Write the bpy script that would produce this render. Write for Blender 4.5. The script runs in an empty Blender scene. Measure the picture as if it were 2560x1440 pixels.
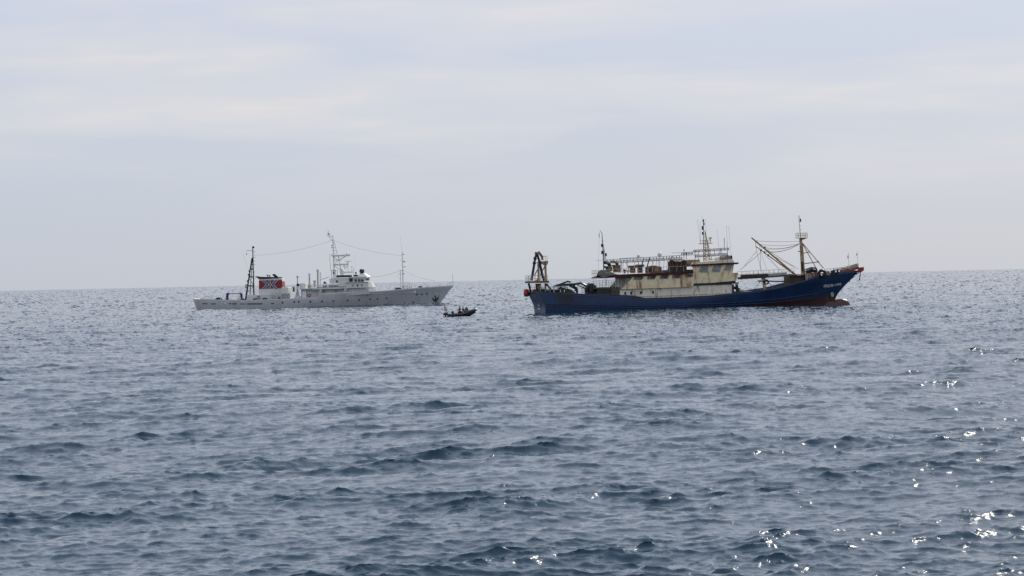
import bpy, bmesh, math, random
import numpy as np
from mathutils import Vector, Matrix

random.seed(7)
SC = bpy.context.scene
COL = SC.collection
R = math.radians

# ------------------------------------------------------------------ camera
CAM_H = 6.0
FPX = 6584.0                      # focal length in pixels of the 2560 wide frame
ROLL = R(1.23)
HORIZON_MID = 698.3               # horizon height in the middle column
PITCH = -math.atan((720.0 - HORIZON_MID) / FPX)
cam_d = bpy.data.cameras.new("camera")
cam_d.sensor_width = 36.0
cam_d.lens = 36.0 * FPX / 2560.0
cam_d.clip_start = 1.0
cam_d.clip_end = 120000.0
cam = bpy.data.objects.new("camera", cam_d)
COL.objects.link(cam)
cam.location = (0, 0, CAM_H)
cam.matrix_world = (Matrix.Translation((0, 0, CAM_H)) @ Matrix.Rotation(R(90) + PITCH, 4, 'X')
                    @ Matrix.Rotation(-ROLL, 4, 'Z'))
SC.camera = cam
CAM_M = cam.matrix_world.copy()

# ------------------------------------------------------------------ sky and sun
SUN_ELEV, SUN_AZ = R(28), R(22.5)   # azimuth measured to the right of the view (+Y)
world = bpy.data.worlds.new("World")
SC.world = world
world.use_nodes = True
nt = world.node_tree
nt.nodes.clear()
def wn(kind, **kw):
    n = nt.nodes.new(kind)
    for k, v in kw.items():
        setattr(n, k, v)
    return n
wout = wn('ShaderNodeOutputWorld')
bg = wn('ShaderNodeBackground')
bg.inputs['Strength'].default_value = 0.10
sky = wn('ShaderNodeTexSky', sky_type='NISHITA', sun_disc=False)
sky.sun_elevation = SUN_ELEV
sky.sun_rotation = SUN_AZ
sky.air_density = 1.0
sky.dust_density = 1.0
sky.ozone_density = 1.5
tc = wn('ShaderNodeTexCoord')
def wmap(scale, loc=(0, 0, 0)):
    m = wn('ShaderNodeMapping')
    m.inputs['Scale'].default_value = scale
    m.inputs['Location'].default_value = loc
    nt.links.new(tc.outputs['Generated'], m.inputs['Vector'])
    return m
def wnoise(m, scale, detail, rough, dist):
    n = wn('ShaderNodeTexNoise')
    n.inputs['Scale'].default_value = scale
    n.inputs['Detail'].default_value = detail
    n.inputs['Roughness'].default_value = rough
    n.inputs['Distortion'].default_value = dist
    nt.links.new(m.outputs['Vector'], n.inputs['Vector'])
    return n
def wramp(src, stops):
    r = wn('ShaderNodeValToRGB')
    cr = r.color_ramp
    cr.interpolation = 'EASE'
    cr.elements[0].position, cr.elements[0].color = stops[0][0], stops[0][1]
    cr.elements[1].position, cr.elements[1].color = stops[-1][0], stops[-1][1]
    for p, c in stops[1:-1]:
        e = cr.elements.new(p); e.color = c
    nt.links.new(src, r.inputs['Fac'])
    return r
def wmix(fac, a, b, blend='MIX'):
    m = wn('ShaderNodeMix', data_type='RGBA', blend_type=blend)
    for sock, v in ((m.inputs[0], fac), (m.inputs[6], a), (m.inputs[7], b)):
        if hasattr(v, 'links'):
            nt.links.new(v, sock)
        else:
            sock.default_value = v
    return m.outputs[2]
# a thin grey veil of stratus over the clear sky, with broken creamy streaks in it
BIGMAP = wmap((5.0, 5.0, 34.0), (19.16, 2.81, -0.69))
n_big = wnoise(BIGMAP, 1.0, 4.0, 0.50, 0.30)
n_small = wnoise(wmap((13.0, 13.0, 95.0), (1.3, 4.2, 0.4)), 1.0, 3.0, 0.5, 0.4)
sepz = wn('ShaderNodeSeparateXYZ'); nt.links.new(tc.outputs['Generated'], sepz.inputs[0])
veil_r = wramp(sepz.outputs['Z'], [(0.0, (0.510, 0.562, 0.645, 1)), (0.05, (0.548, 0.603, 0.708, 1)), (0.105, (0.574, 0.632, 0.768, 1)), (0.4, (0.59, 0.67, 0.82, 1))])
veil_r.color_ramp.interpolation = 'LINEAR'
veil = wmix(1.0, veil_r.outputs['Color'], (10, 10, 10, 1), 'MULTIPLY')   # scaled by the background strength
cream = (7.45, 7.22, 7.35, 1)
streak = wramp(n_big.outputs['Fac'], [(0.42, (0, 0, 0, 1)), (0.74, (0.95, 0.95, 0.95, 1))])
fine = wramp(n_small.outputs['Fac'], [(0.40, (0.55, 0.55, 0.55, 1)), (0.70, (1, 1, 1, 1))])
amount = wmix(1.0, streak.outputs['Color'], fine.outputs['Color'], 'MULTIPLY')
low_haze = wramp(sepz.outputs['Z'], [(0.018, (0.06, 0.06, 0.06, 1)), (0.062, (1, 1, 1, 1))])   # low clouds drown in the haze
amount = wmix(1.0, amount, low_haze.outputs['Color'], 'MULTIPLY')
cloud = wmix(amount, veil, cream)
hazed = wmix(0.94, sky.outputs['Color'], cloud)
nt.links.new(hazed, bg.inputs['Color'])
nt.links.new(bg.outputs['Background'], wout.inputs['Surface'])

sun_d = bpy.data.lights.new("sun", 'SUN')
sun_d.energy = 3.4
sun_d.angle = R(1.0)
sun_d.color = (1.0, 0.94, 0.86)
sun = bpy.data.objects.new("sun", sun_d)
COL.objects.link(sun)
SUN_DIR = Vector((math.sin(SUN_AZ) * math.cos(SUN_ELEV), math.cos(SUN_AZ) * math.cos(SUN_ELEV), math.sin(SUN_ELEV)))
sun.location = SUN_DIR * 300
sun.rotation_euler = (-SUN_DIR).to_track_quat('-Z', 'Y').to_euler()

SC.view_settings.view_transform = 'Standard'
SC.view_settings.look = 'None'
SC.view_settings.exposure = 0.0
SC.view_settings.gamma = 1.0
SC.view_settings.use_curve_mapping = False
SC.cycles.max_bounces = 6
SC.cycles.sample_clamp_direct = 2.6
SC.cycles.sample_clamp_indirect = 4.0
SC.cycles.use_denoising = False

# ------------------------------------------------------------------ materials
MATS = {}
def socket(nodes_in, name, v):
    nodes_in[name].default_value = v
def mat(name, color, rough=0.5, metal=0.0, spec=0.5, vary=0.0, vscale=2.0, stretch=(1, 1, 1),
        rust=0.0, rust_scale=0.6, rust_lo=0.52, rust_hi=0.66, rust_col=(0.16, 0.055, 0.018), bump=0.0):
    """painted / weathered surface: colour, mottling, streaky rust that follows the object's own space"""
    if name in MATS:
        return MATS[name]
    m = bpy.data.materials.new(name)
    m.use_nodes = True
    t = m.node_tree
    b = t.nodes['Principled BSDF']
    c = (*color, 1.0)
    b.inputs['Roughness'].default_value = rough
    b.inputs['Metallic'].default_value = metal
    b.inputs['Specular IOR Level'].default_value = spec
    b.inputs['Base Color'].default_value = c
    m.diffuse_color = c
    if vary or rust or bump:
        tcn = t.nodes.new('ShaderNodeTexCoord')
        def noise(scale, st, detail=5.0, rgh=0.6):
            mp = t.nodes.new('ShaderNodeMapping')
            mp.inputs['Scale'].default_value = st
            t.links.new(tcn.outputs['Object'], mp.inputs['Vector'])
            n = t.nodes.new('ShaderNodeTexNoise')
            n.inputs['Scale'].default_value = scale
            n.inputs['Detail'].default_value = detail
            n.inputs['Roughness'].default_value = rgh
            t.links.new(mp.outputs['Vector'], n.inputs['Vector'])
            return n
        cur = None
        if vary:
            n = noise(vscale, stretch)
            rp = t.nodes.new('ShaderNodeValToRGB')
            rp.color_ramp.elements[0].position = 0.32
            rp.color_ramp.elements[1].position = 0.68
            rp.color_ramp.elements[0].color = (*[max(0, x * (1 - vary)) for x in color], 1)
            rp.color_ramp.elements[1].color = (*[min(1, x * (1 + vary)) for x in color], 1)
            t.links.new(n.outputs['Fac'], rp.inputs['Fac'])
            cur = rp.outputs['Color']
        if rust:
            n1 = noise(rust_scale, (1.0, 1.0, 0.30), 6.0, 0.65)
            n2 = noise(rust_scale * 5, (1.0, 1.0, 0.16), 5.0, 0.6)
            mm = t.nodes.new('ShaderNodeMath'); mm.operation = 'MULTIPLY_ADD'
            mm.inputs[1].default_value = 0.45
            t.links.new(n2.outputs['Fac'], mm.inputs[0])
            sc_ = t.nodes.new('ShaderNodeMath'); sc_.operation = 'MULTIPLY'
            sc_.inputs[1].default_value = 0.62
            t.links.new(n1.outputs['Fac'], sc_.inputs[0])
            t.links.new(sc_.outputs[0], mm.inputs[2])
            rr = t.nodes.new('ShaderNodeValToRGB')
            rr.color_ramp.elements[0].position = rust_lo
            rr.color_ramp.elements[1].position = rust_hi
            rr.color_ramp.elements[0].color = (0, 0, 0, 1)
            rr.color_ramp.elements[1].color = (rust, rust, rust, 1)
            t.links.new(mm.outputs[0], rr.inputs['Fac'])
            mx = t.nodes.new('ShaderNodeMix'); mx.data_type = 'RGBA'
            t.links.new(rr.outputs['Color'], mx.inputs[0])
            if cur is not None:
                t.links.new(cur, mx.inputs[6])
            else:
                mx.inputs[6].default_value = c
            mx.inputs[7].default_value = (*rust_col, 1)
            cur = mx.outputs[2]
        if cur is not None:
            t.links.new(cur, b.inputs['Base Color'])
        if bump:
            n = noise(vscale * 3, stretch)
            bp = t.nodes.new('ShaderNodeBump')
            bp.inputs['Strength'].default_value = bump
            bp.inputs['Distance'].default_value = 0.05
            t.links.new(n.outputs['Fac'], bp.inputs['Height'])
            t.links.new(bp.outputs['Normal'], b.inputs['Normal'])
    MATS[name] = m
    return m
# ------------------------------------------------------------------ the sea
def sea_tile(N, L, kp, kmin, kmax, alpha, theta, spread, seed):
    """one periodic patch of wind sea: height and the two horizontal displacements"""
    rng = np.random.default_rng(seed)
    k1 = 2 * np.pi * np.fft.fftfreq(N, d=L / N)
    kx, ky = np.meshgrid(k1, k1, indexing='ij')
    k = np.hypot(kx, ky); k[0, 0] = 1.0
    ang = np.arctan2(ky, kx) - theta
    c = np.cos(ang)
    s = np.where(k < 3 * kp, spread, spread * (3 * kp / k) ** 0.5)
    D = np.where(c > 0, np.abs(c) ** (2 * s), 0.06 * np.abs(c) ** (2 * s)) + 0.03
    D = D * np.sqrt((s + 1) / np.pi) / 1.1
    S = 0.5 * alpha * k ** -4.0 * np.exp(-1.25 * (kp / k) ** 2) * D
    lo = 1 / (1 + np.exp(-(np.log(k / kmin)) * 14)); hi = 1 / (1 + np.exp((np.log(k / kmax)) * 14))
    S = S * lo * hi
    S[0, 0] = 0
    dk = 2 * np.pi / L
    H = (rng.normal(size=(N, N)) + 1j * rng.normal(size=(N, N))) * np.sqrt(S * dk * dk) * N * N
    h = np.fft.ifft2(H).real
    dx = np.fft.ifft2(1j * kx / k * H).real
    dy = np.fft.ifft2(1j * ky / k * H).real
    sx = np.fft.ifft2(1j * kx * H).real
    sy = np.fft.ifft2(1j * ky * H).real
    return np.stack([h, dx, dy, sx, sy], -1).astype(np.float32), N / L
def tile_at(tile, x, y, rot=0.0, slopes=False):
    T, s = tile
    N = T.shape[0]
    c, sn = math.cos(rot), math.sin(rot)
    u, v = (x * c + y * sn) * s, (-x * sn + y * c) * s
    i, j = np.floor(u).astype(np.int64), np.floor(v).astype(np.int64)
    fu, fv = (u - i)[..., None], (v - j)[..., None]
    i0, j0, i1, j1 = i % N, j % N, (i + 1) % N, (j + 1) % N
    out = (T[i0, j0] * (1 - fu) + T[i1, j0] * fu) * (1 - fv) + (T[i0, j1] * (1 - fu) + T[i1, j1] * fu) * fv
    dx = out[..., 1] * c - out[..., 2] * sn
    dy = out[..., 1] * sn + out[..., 2] * c
    if slopes:
        return out[..., 3] * c - out[..., 4] * sn, out[..., 3] * sn + out[..., 4] * c
    return out[..., 0], dx, dy
WIND = R(-68)                     # direction the chop runs to (towards the camera, a little to the right)
KP = 0.95
T_LONG = sea_tile(1024, 397.0, KP, 0.05, 5.0, 0.017, WIND, 3.0, 11)
T_SHORT = sea_tile(1024, 47.3, KP, 5.0, 60.0, 0.032, WIND, 1.1, 23)
T_SWELL = sea_tile(256, 911.0, 0.085, 0.02, 0.2, 0.0011, R(-120), 6.0, 5)
CHOP = 1.75
T_ENV = sea_tile(512, 523.0, 0.40, 0.12, 1.2, 1.0, WIND, 0.8, 31)     # wave groups: patches of steeper and of slack water
ENV_STD = float(T_ENV[0][..., 0].std())
SEA_OX, SEA_OY = 1770.94, 852.42
def sea_disp(x, y, short_fade):
    x, y = x + SEA_OX, y + SEA_OY
    h0, a0, b0 = tile_at(T_LONG, x, y)
    h1, a1, b1 = tile_at(T_SHORT, x, y, 0.0)
    h2, a2, b2 = tile_at(T_SWELL, x, y)
    env = np.clip(1.05 + 0.24 * tile_at(T_ENV, x, y)[0] / ENV_STD, 0.62, 1.5)
    h0, a0, b0 = h0 * env, a0 * env, b0 * env
    es = 0.45 + 0.55 * env
    h1, a1, b1 = h1 * es, a1 * es, b1 * es
    z = h0 + h1 * short_fade + h2
    return CHOP * (a0 + a1 * short_fade) + a2, CHOP * (b0 + b1 * short_fade) + b2, z
def sea_height(x, y):
    X, Y = np.array([x], dtype=np.float64), np.array([y], dtype=np.float64)
    for _ in range(4):
        dx, dy, z = sea_disp(X, Y, 0.0)
        X, Y = x - dx, y - dy
    return float(z[0])
def smooth(a, b, t):
    t = np.clip((t - a) / (b - a), 0, 1)
    return t * t * (3 - 2 * t)
def sea_grid(r, az):
    rr, aa = np.meshgrid(r, az, indexing='ij')
    x, y = rr * np.sin(aa), rr * np.cos(aa)
    sf = 1 - 0.75 * smooth(250, 900, rr) - 0.25 * smooth(900, 1800, rr)
    dx, dy, z = sea_disp(x, y, sf)
    far = 1 - smooth(6000, 14000, rr)
    co = np.stack([x + dx * far, y + dy * far, z * far], -1).reshape(-1, 3)
    # slopes of the waves too short for this grid: kept as an attribute, so far water stays as rough as near water
    s1x, s1y = tile_at(T_SHORT, x, y, 0.0, True)
    s0x, s0y = tile_at(T_LONG, x, y, 0.0, True)
    lost = 0.8 * smooth(130, 700, rr)
    gone = 0.9 * smooth(90, 380, rr)
    sl = np.stack([s1x * gone + s0x * lost, s1y * gone + s0y * lost, 0 * s1x], -1).reshape(-1, 3)
    n, m = rr.shape
    idx = np.arange(n * m).reshape(n, m)
    q = np.stack([idx[:-1, :-1], idx[:-1, 1:], idx[1:, 1:], idx[1:, :-1]], -1).reshape(-1, 4)
    return co, q[:, ::-1], sl
def radii(r0, r1, d60, p, r2, g):
    out = [r0]
    while out[-1] < r1:
        out.append(out[-1] + d60 * (out[-1] / 60) ** p)
    while out[-1] < r2:
        out.append(out[-1] * g)
    return np.array(out)
HALF = R(14.5)
rad_f = radii(44, 2600, 0.11, 1.4, 26000, 1.02)
co1, q1, sl1 = sea_grid(rad_f, np.linspace(-HALF, HALF, 880))
rad_c = radii(2, 1500, 2.2, 1.0, 26000, 1.12)
co2, q2, sl2 = sea_grid(rad_c, np.linspace(HALF, 2 * math.pi - HALF, 260))
rad_n = radii(2, 44, 0.5, 1.0, 44, 1.1); rad_n[-1] = 44
co3, q3, sl3 = sea_grid(rad_n, np.linspace(-HALF, HALF, 60))
def mesh_from(name, co, quads):
    me = bpy.data.meshes.new(name)
    me.vertices.add(len(co)); me.vertices.foreach_set('co', np.ascontiguousarray(co, dtype=np.float32).ravel())
    me.loops.add(quads.size); me.loops.foreach_set('vertex_index', np.ascontiguousarray(quads, dtype=np.int32).ravel())
    me.polygons.add(len(quads)); me.polygons.foreach_set('loop_start', np.arange(0, quads.size, 4, dtype=np.int32))
    me.polygons.foreach_set('use_smooth', np.ones(len(quads), dtype=bool))
    me.update(calc_edges=True)
    return me
sea_me = mesh_from("sea", np.concatenate([co1, co2, co3]), np.concatenate([q1, q2 + len(co1), q3 + len(co1) + len(co2)]))
at_ = sea_me.attributes.new("short_slope", 'FLOAT_VECTOR', 'POINT')
at_.data.foreach_set('vector', np.concatenate([sl1, sl2, sl3]).astype(np.float32).ravel())
sea = bpy.data.objects.new("sea", sea_me)
COL.objects.link(sea)
sea["kind"] = "structure"

# broken foam: a thin bow wave ahead of the patrol ship, a little slap at the fishing vessel's forefoot and stern
def foam_amount(co):
    out = np.zeros(len(co), dtype=np.float32)
    for (x0, y0, x1, y1, wd, st) in FOAM:
        d = np.array([x1 - x0, y1 - y0]); L2 = d @ d
        r_ = co[:, :2] - np.array([x0, y0])
        tt = np.clip((r_ @ d) / L2, 0, 1)
        e = np.hypot(r_[:, 0] - tt * d[0], r_[:, 1] - tt * d[1])
        out = np.maximum(out, st * np.clip(1 - e / wd, 0, 1) * (1 - 0.6 * tt))
    return out
def water_xy(px, py):
    d = Vector(((px - 1280) / FPX, -(py - 720) / FPX, -1.0)); d = CAM_M.to_3x3() @ d
    p = CAM_M.translation + d * (-CAM_H / d.z)
    return p.x, p.y
FOAM = [(*water_xy(1101, 764.5), *water_xy(1192, 765.5), 5.0, 1.0), (*water_xy(2040, 767.5), *water_xy(2056, 768), 2.5, 0.9),
        (*water_xy(1350, 785), *water_xy(1380, 786), 2.0, 0.6), (*water_xy(2128, 768), *water_xy(2134, 768), 1.6, 0.7), (*water_xy(800, 771), *water_xy(900, 768.5), 3.0, 0.55), (*water_xy(1108, 790), *water_xy(1080, 792), 1.5, 0.6)]
fo_ = sea_me.attributes.new("foam", 'FLOAT', 'POINT')
fo_.data.foreach_set('value', foam_amount(np.concatenate([co1, co2, co3])))

wm = bpy.data.materials.new("sea_water")
wm.use_nodes = True
t = wm.node_tree
b = t.nodes['Principled BSDF']
b.inputs['Base Color'].default_value = (0.010, 0.044, 0.076, 1)
b.inputs['Roughness'].default_value = 0.06
b.inputs['IOR'].default_value = 1.33
geo = t.nodes.new('ShaderNodeNewGeometry')
def ripples(scale, st, amp, detail):
    mp = t.nodes.new('ShaderNodeMapping')
    mp.inputs['Rotation'].default_value = (0, 0, -(WIND + R(90)) )
    mp.inputs['Scale'].default_value = st
    t.links.new(geo.outputs['Position'], mp.inputs['Vector'])
    n = t.nodes.new('ShaderNodeTexNoise')
    n.inputs['Scale'].default_value = scale
    n.inputs['Detail'].default_value = detail
    n.inputs['Roughness'].default_value = 0.6
    t.links.new(mp.outputs['Vector'], n.inputs['Vector'])
    s = t.nodes.new('ShaderNodeVectorMath'); s.operation = 'SUBTRACT'
    s.inputs[1].default_value = (0.5, 0.5, 0.5)
    t.links.new(n.outputs['Color'], s.inputs[0])
    g = t.nodes.new('ShaderNodeVectorMath'); g.operation = 'MULTIPLY'
    g.inputs[1].default_value = (amp * 0.8, amp, 0.0)
    t.links.new(s.outputs[0], g.inputs[0])
    return g.outputs[0]
def vadd(a, c):
    s = t.nodes.new('ShaderNodeVectorMath'); s.operation = 'ADD'
    t.links.new(a, s.inputs[0]); t.links.new(c, s.inputs[1])
    return s.outputs[0]
slopes = vadd(vadd(ripples(2.8, (0.4, 1.0, 1.0), 0.17, 2.0), ripples(9.0, (0.35, 1.0, 1.0), 0.17, 1.0)), ripples(60.0, (0.6, 1.0, 1.0), 0.32, 1.0))
att = t.nodes.new('ShaderNodeAttribute'); att.attribute_name = "short_slope"
neg = t.nodes.new('ShaderNodeVectorMath'); neg.operation = 'SUBTRACT'
t.links.new(geo.outputs['Normal'], neg.inputs[0]); t.links.new(att.outputs['Vector'], neg.inputs[1])
nsum = vadd(neg.outputs[0], slopes)
nn = t.nodes.new('ShaderNodeVectorMath'); nn.operation = 'NORMALIZE'
t.links.new(nsum, nn.inputs[0])
t.links.new(nn.outputs[0], b.inputs['Normal'])
fa = t.nodes.new('ShaderNodeAttribute'); fa.attribute_name = "foam"
fn_ = t.nodes.new('ShaderNodeTexNoise'); fn_.inputs['Scale'].default_value = 0.9; fn_.inputs['Detail'].default_value = 5.0; fn_.inputs['Roughness'].default_value = 0.65
t.links.new(geo.outputs['Position'], fn_.inputs['Vector'])
fm_ = t.nodes.new('ShaderNodeMath'); fm_.operation = 'ADD'
t.links.new(fa.outputs['Fac'], fm_.inputs[0]); t.links.new(fn_.outputs['Fac'], fm_.inputs[1])
fr_ = t.nodes.new('ShaderNodeValToRGB'); fr_.color_ramp.elements[0].position = 0.98 * 0.5 + 0.45; fr_.color_ramp.elements[1].position = 1.0
dv = t.nodes.new('ShaderNodeMath'); dv.operation = 'MULTIPLY'; dv.inputs[1].default_value = 0.8
t.links.new(fm_.outputs[0], dv.inputs[0]); t.links.new(dv.outputs[0], fr_.inputs['Fac'])
fx_ = t.nodes.new('ShaderNodeMix'); fx_.data_type = 'RGBA'
t.links.new(fr_.outputs['Color'], fx_.inputs[0]); fx_.inputs[6].default_value = b.inputs['Base Color'].default_value[:]; fx_.inputs[7].default_value = (0.75, 0.77, 0.78, 1)
t.links.new(fx_.outputs[2], b.inputs['Base Color'])
rg_ = t.nodes.new('ShaderNodeMath'); rg_.operation = 'MULTIPLY_ADD'; rg_.inputs[1].default_value = 0.5; rg_.inputs[2].default_value = 0.075
t.links.new(fr_.outputs['Color'], rg_.inputs[0]); t.links.new(rg_.outputs[0], b.inputs['Roughness'])
sea_me.materials.append(wm)
# ------------------------------------------------------------------ mesh helpers
from mathutils.geometry import tessellate_polygon
class MB:
    def __init__(s):
        s.v, s.f, s.rec = [], [], []
    def add(s, vs, fs):
        o = len(s.v)
        s.rec.append((o, len(s.f)))
        s.v += [tuple(p) for p in vs]
        s.f += [tuple(i + o for i in f) for f in fs]
        return s
    def box(s, x0, x1, y0, y1, z0, z1):
        vs = [(x, y, z) for x in (x0, x1) for y in (y0, y1) for z in (z0, z1)]
        return s.add(vs, [(0, 1, 3, 2), (4, 6, 7, 5), (0, 4, 5, 1), (2, 3, 7, 6), (0, 2, 6, 4), (1, 5, 7, 3)])
    def bar(s, p, q, r, n=6, r2=None, cap=True):
        p, q = Vector(p), Vector(q)
        r2 = r if r2 is None else r2
        d = (q - p)
        if d.length < 1e-6:
            return s
        d.normalize()
        a = d.orthogonal().normalized(); c = d.cross(a)
        vs = []
        for P, rr in ((p, r), (q, r2)):
            for i in range(n):
                t = 2 * math.pi * i / n
                vs.append(P + (a * math.cos(t) + c * math.sin(t)) * rr)
        fs = [(i, (i + 1) % n, n + (i + 1) % n, n + i) for i in range(n)]
        if cap:
            fs += [tuple(range(n))[::-1], tuple(range(n, 2 * n))]
        return s.add(vs, fs)
    def flat(s, p, q, w, h):
        """square beam from p to q: w across (horizontal), h deep"""
        p, q = Vector(p), Vector(q)
        d = (q - p).normalized()
        up = Vector((0, 0, 1)) if abs(d.z) < 0.95 else Vector((1, 0, 0))
        a = d.cross(up).normalized() * (w / 2); c = a.cross(d).normalized() * (h / 2)
        vs = [P + a * i + c * j for P in (p, q) for i, j in ((-1, -1), (1, -1), (1, 1), (-1, 1))]
        return s.add(vs, [(0, 1, 2, 3)[::-1], (4, 5, 6, 7), (0, 1, 5, 4), (1, 2, 6, 5), (2, 3, 7, 6), (3, 0, 4, 7)])
    def path(s, pts, r, n=6):
        pts = [Vector(p) for p in pts]
        rs = r if isinstance(r, (list, tuple)) else [r] * len(pts)
        a = None; vs = []
        for i, p in enumerate(pts):
            d = (pts[min(i + 1, len(pts) - 1)] - pts[max(i - 1, 0)]).normalized()
            a = d.orthogonal().normalized() if a is None else (a - d * a.dot(d)).normalized()
            c = d.cross(a)
            for k in range(n):
                t = 2 * math.pi * k / n
                vs.append(p + (a * math.cos(t) + c * math.sin(t)) * rs[i])
        m = len(pts); fs = []
        for i in range(m - 1):
            for k in range(n):
                fs.append((i * n + k, i * n + (k + 1) % n, (i + 1) * n + (k + 1) % n, (i + 1) * n + k))
        fs += [tuple(range(n))[::-1], tuple(range((m - 1) * n, m * n))]
        return s.add(vs, fs)
    def plate(s, outer, holes, y0, y1):
        """upright plate in the x-z plane from y0 to y1, with real openings; outlines are lists of (x, z)"""
        loops = [outer] + list(holes)
        flat = [p for L in loops for p in L]
        tris = tessellate_polygon([[Vector((x, z, 0)) for x, z in L] for L in loops])
        n = len(flat)
        vs = [(x, y0, z) for x, z in flat] + [(x, y1, z) for x, z in flat]
        fs = [tuple(t) for t in tris] + [tuple(i + n for i in t)[::-1] for t in tris]
        o = 0
        for L in loops:
            m = len(L)
            for i in range(m):
                a, c = o + i, o + (i + 1) % m
                fs.append((a, c, c + n, a + n))
            o += m
        return s.add(vs, fs)
    def prism(s, poly, y0, y1):
        return s.plate(poly, [], y0, y1)
    def hplate(s, poly, z0, z1):
        n = len(poly)
        vs = [(x, y, z0) for x, y in poly] + [(x, y, z1) for x, y in poly]
        fs = [tuple(range(n))[::-1], tuple(range(n, 2 * n))]
        fs += [(i, (i + 1) % n, n + (i + 1) % n, n + i) for i in range(n)]
        return s.add(vs, fs)
    def lathe(s, c, axis, prof, n=14):
        """prof: (radius, height along axis)"""
        c, ax = Vector(c), Vector(axis).normalized()
        a = ax.orthogonal().normalized(); d = ax.cross(a)
        vs = []
        for r, h in prof:
            for k in range(n):
                t = 2 * math.pi * k / n
                vs.append(c + ax * h + (a * math.cos(t) + d * math.sin(t)) * max(r, 1e-4))
        fs = []
        for i in range(len(prof) - 1):
            for k in range(n):
                fs.append((i * n + k, i * n + (k + 1) % n, (i + 1) * n + (k + 1) % n, (i + 1) * n + k))
        fs += [tuple(range(n))[::-1], tuple(range((len(prof) - 1) * n, len(prof) * n))]
        return s.add(vs, fs)
    def ball(s, c, r, n=12, sx=1, sy=1, sz=1):
        o = len(s.v)
        m = max(6, n // 2 + 1)
        s.lathe((0, 0, 0), (0, 0, 1), [(r * math.sin(math.pi * i / m), -r * math.cos(math.pi * i / m)) for i in range(m + 1)], n)
        c = Vector(c)
        for i in range(o, len(s.v)):
            x, y, z = s.v[i]
            s.v[i] = (c.x + x * sx, c.y + y * sy, c.z + z * sz)
        return s
    def ring(s, c, axis, Rr, r, n=20, m=8):
        c, ax = Vector(c), Vector(axis).normalized()
        a = ax.orthogonal().normalized(); d = ax.cross(a)
        vs, fs = [], []
        for i in range(n):
            t = 2 * math.pi * i / n
            e = a * math.cos(t) + d * math.sin(t)
            for j in range(m):
                u = 2 * math.pi * j / m
                vs.append(c + e * (Rr + r * math.cos(u)) + ax * (r * math.sin(u)))
        for i in range(n):
            for j in range(m):
                fs.append((i * m + j, ((i + 1) % n) * m + j, ((i + 1) % n) * m + (j + 1) % m, i * m + (j + 1) % m))
        return s.add(vs, fs)
    def rail(s, pts, h, r=0.03, step=1.4, bars=2, up=Vector((0, 0, 1))):
        """guard rail along a polyline at deck level"""
        pts = [Vector(p) for p in pts]
        for k in range(1, bars + 1):
            q = [p + up * (h * k / bars) for p in pts]
            for a, c in zip(q[:-1], q[1:]):
                s.bar(a, c, r, 5)
        for a, c in zip(pts[:-1], pts[1:]):
            n = max(1, round((c - a).length / step))
            for i in range(n + 1):
                p = a.lerp(c, i / n)
                s.bar(p, p + up * h, r, 5)
        return s
    def build(s, name, m, parent=None, smooth=False, label=None, kind=None, bevel=0.0):
        me = bpy.data.meshes.new(name)
        me.from_pydata(s.v, [], s.f)
        bm = bmesh.new(); bm.from_mesh(me)
        bmesh.ops.recalc_face_normals(bm, faces=bm.faces)
        bm.to_mesh(me); bm.free()
        if smooth:
            me.polygons.foreach_set('use_smooth', [True] * len(me.polygons))
        if smooth == 'auto':
            me.set_sharp_from_angle(angle=R(38))
        me.materials.append(m)
        o = bpy.data.objects.new(name, me)
        COL.objects.link(o)
        if parent is not None:
            o.parent = parent
        if label:
            o["label"] = label
        if kind:
            o["kind"] = kind
        if bevel:
            md = o.modifiers.new("bevel", 'BEVEL'); md.width = bevel; md.segments = 2; md.limit_method = 'ANGLE'
        return o
def build_each(s, name, m, parent=None, smooth=False, join=1):
    """every primitive (or every `join` of them) in a mesh object of its own"""
    out = []
    rec = s.rec[::join] + [(len(s.v), len(s.f))]
    for (v0, f0), (v1, f1) in zip(rec[:-1], rec[1:]):
        b_ = MB(); b_.v = s.v[v0:v1]; b_.f = [tuple(i - v0 for i in f) for f in s.f[f0:f1]]
        out.append(b_.build(name, m, parent, smooth))
    return out
def empty(name, M):
    e = bpy.data.objects.new(name, None)
    e.empty_display_size = 0.5
    COL.objects.link(e)
    e.matrix_world = M
    return e
def tag(o, label, cat, group=None):
    o["label"] = label; o["category"] = cat
    if group:
        o["group"] = group
    return o
def pixel_ray(px, py):
    d = Vector(((px - 1280) / FPX, -(py - 720) / FPX, -1.0))
    return CAM_M.translation.copy(), (CAM_M.to_3x3() @ d).normalized()
def on_water(px, py):
    o, d = pixel_ray(px, py)
    return o + d * (-o.z / d.z)
class Frame:
    """a vessel's own axes: x to the bow, y to port (away from the viewer), z up, origin on the waterline"""
    def __init__(s, origin, yaw, trim=0.0):
        s.M = Matrix.Translation(origin) @ Matrix.Rotation(yaw, 4, 'Z') @ Matrix.Rotation(-trim, 4, 'Y')
        s.inv = s.M.inverted()
    def P(s, px, py, y):
        o, d = pixel_ray(px, py)
        o = s.inv @ o; d = s.inv.to_3x3() @ d
        return o + d * ((y - o.y) / d.y)
    def xz(s, px, py, y):
        p = s.P(px, py, y)
        return (p.x, p.z)
ZOOM = {1: (1290, 600, 7.2), 2: (1470, 560, 6.26), 3: (1660, 530, 5.54), 4: (1870, 530, 5.54), 5: (470, 600, 7.2),
        6: (700, 560, 6.0), 7: (900, 580, 6.544), 8: (1090, 750, 21.333), 9: (1380, 690, 21.333), 0: (2060, 620, 16.0)}
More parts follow.
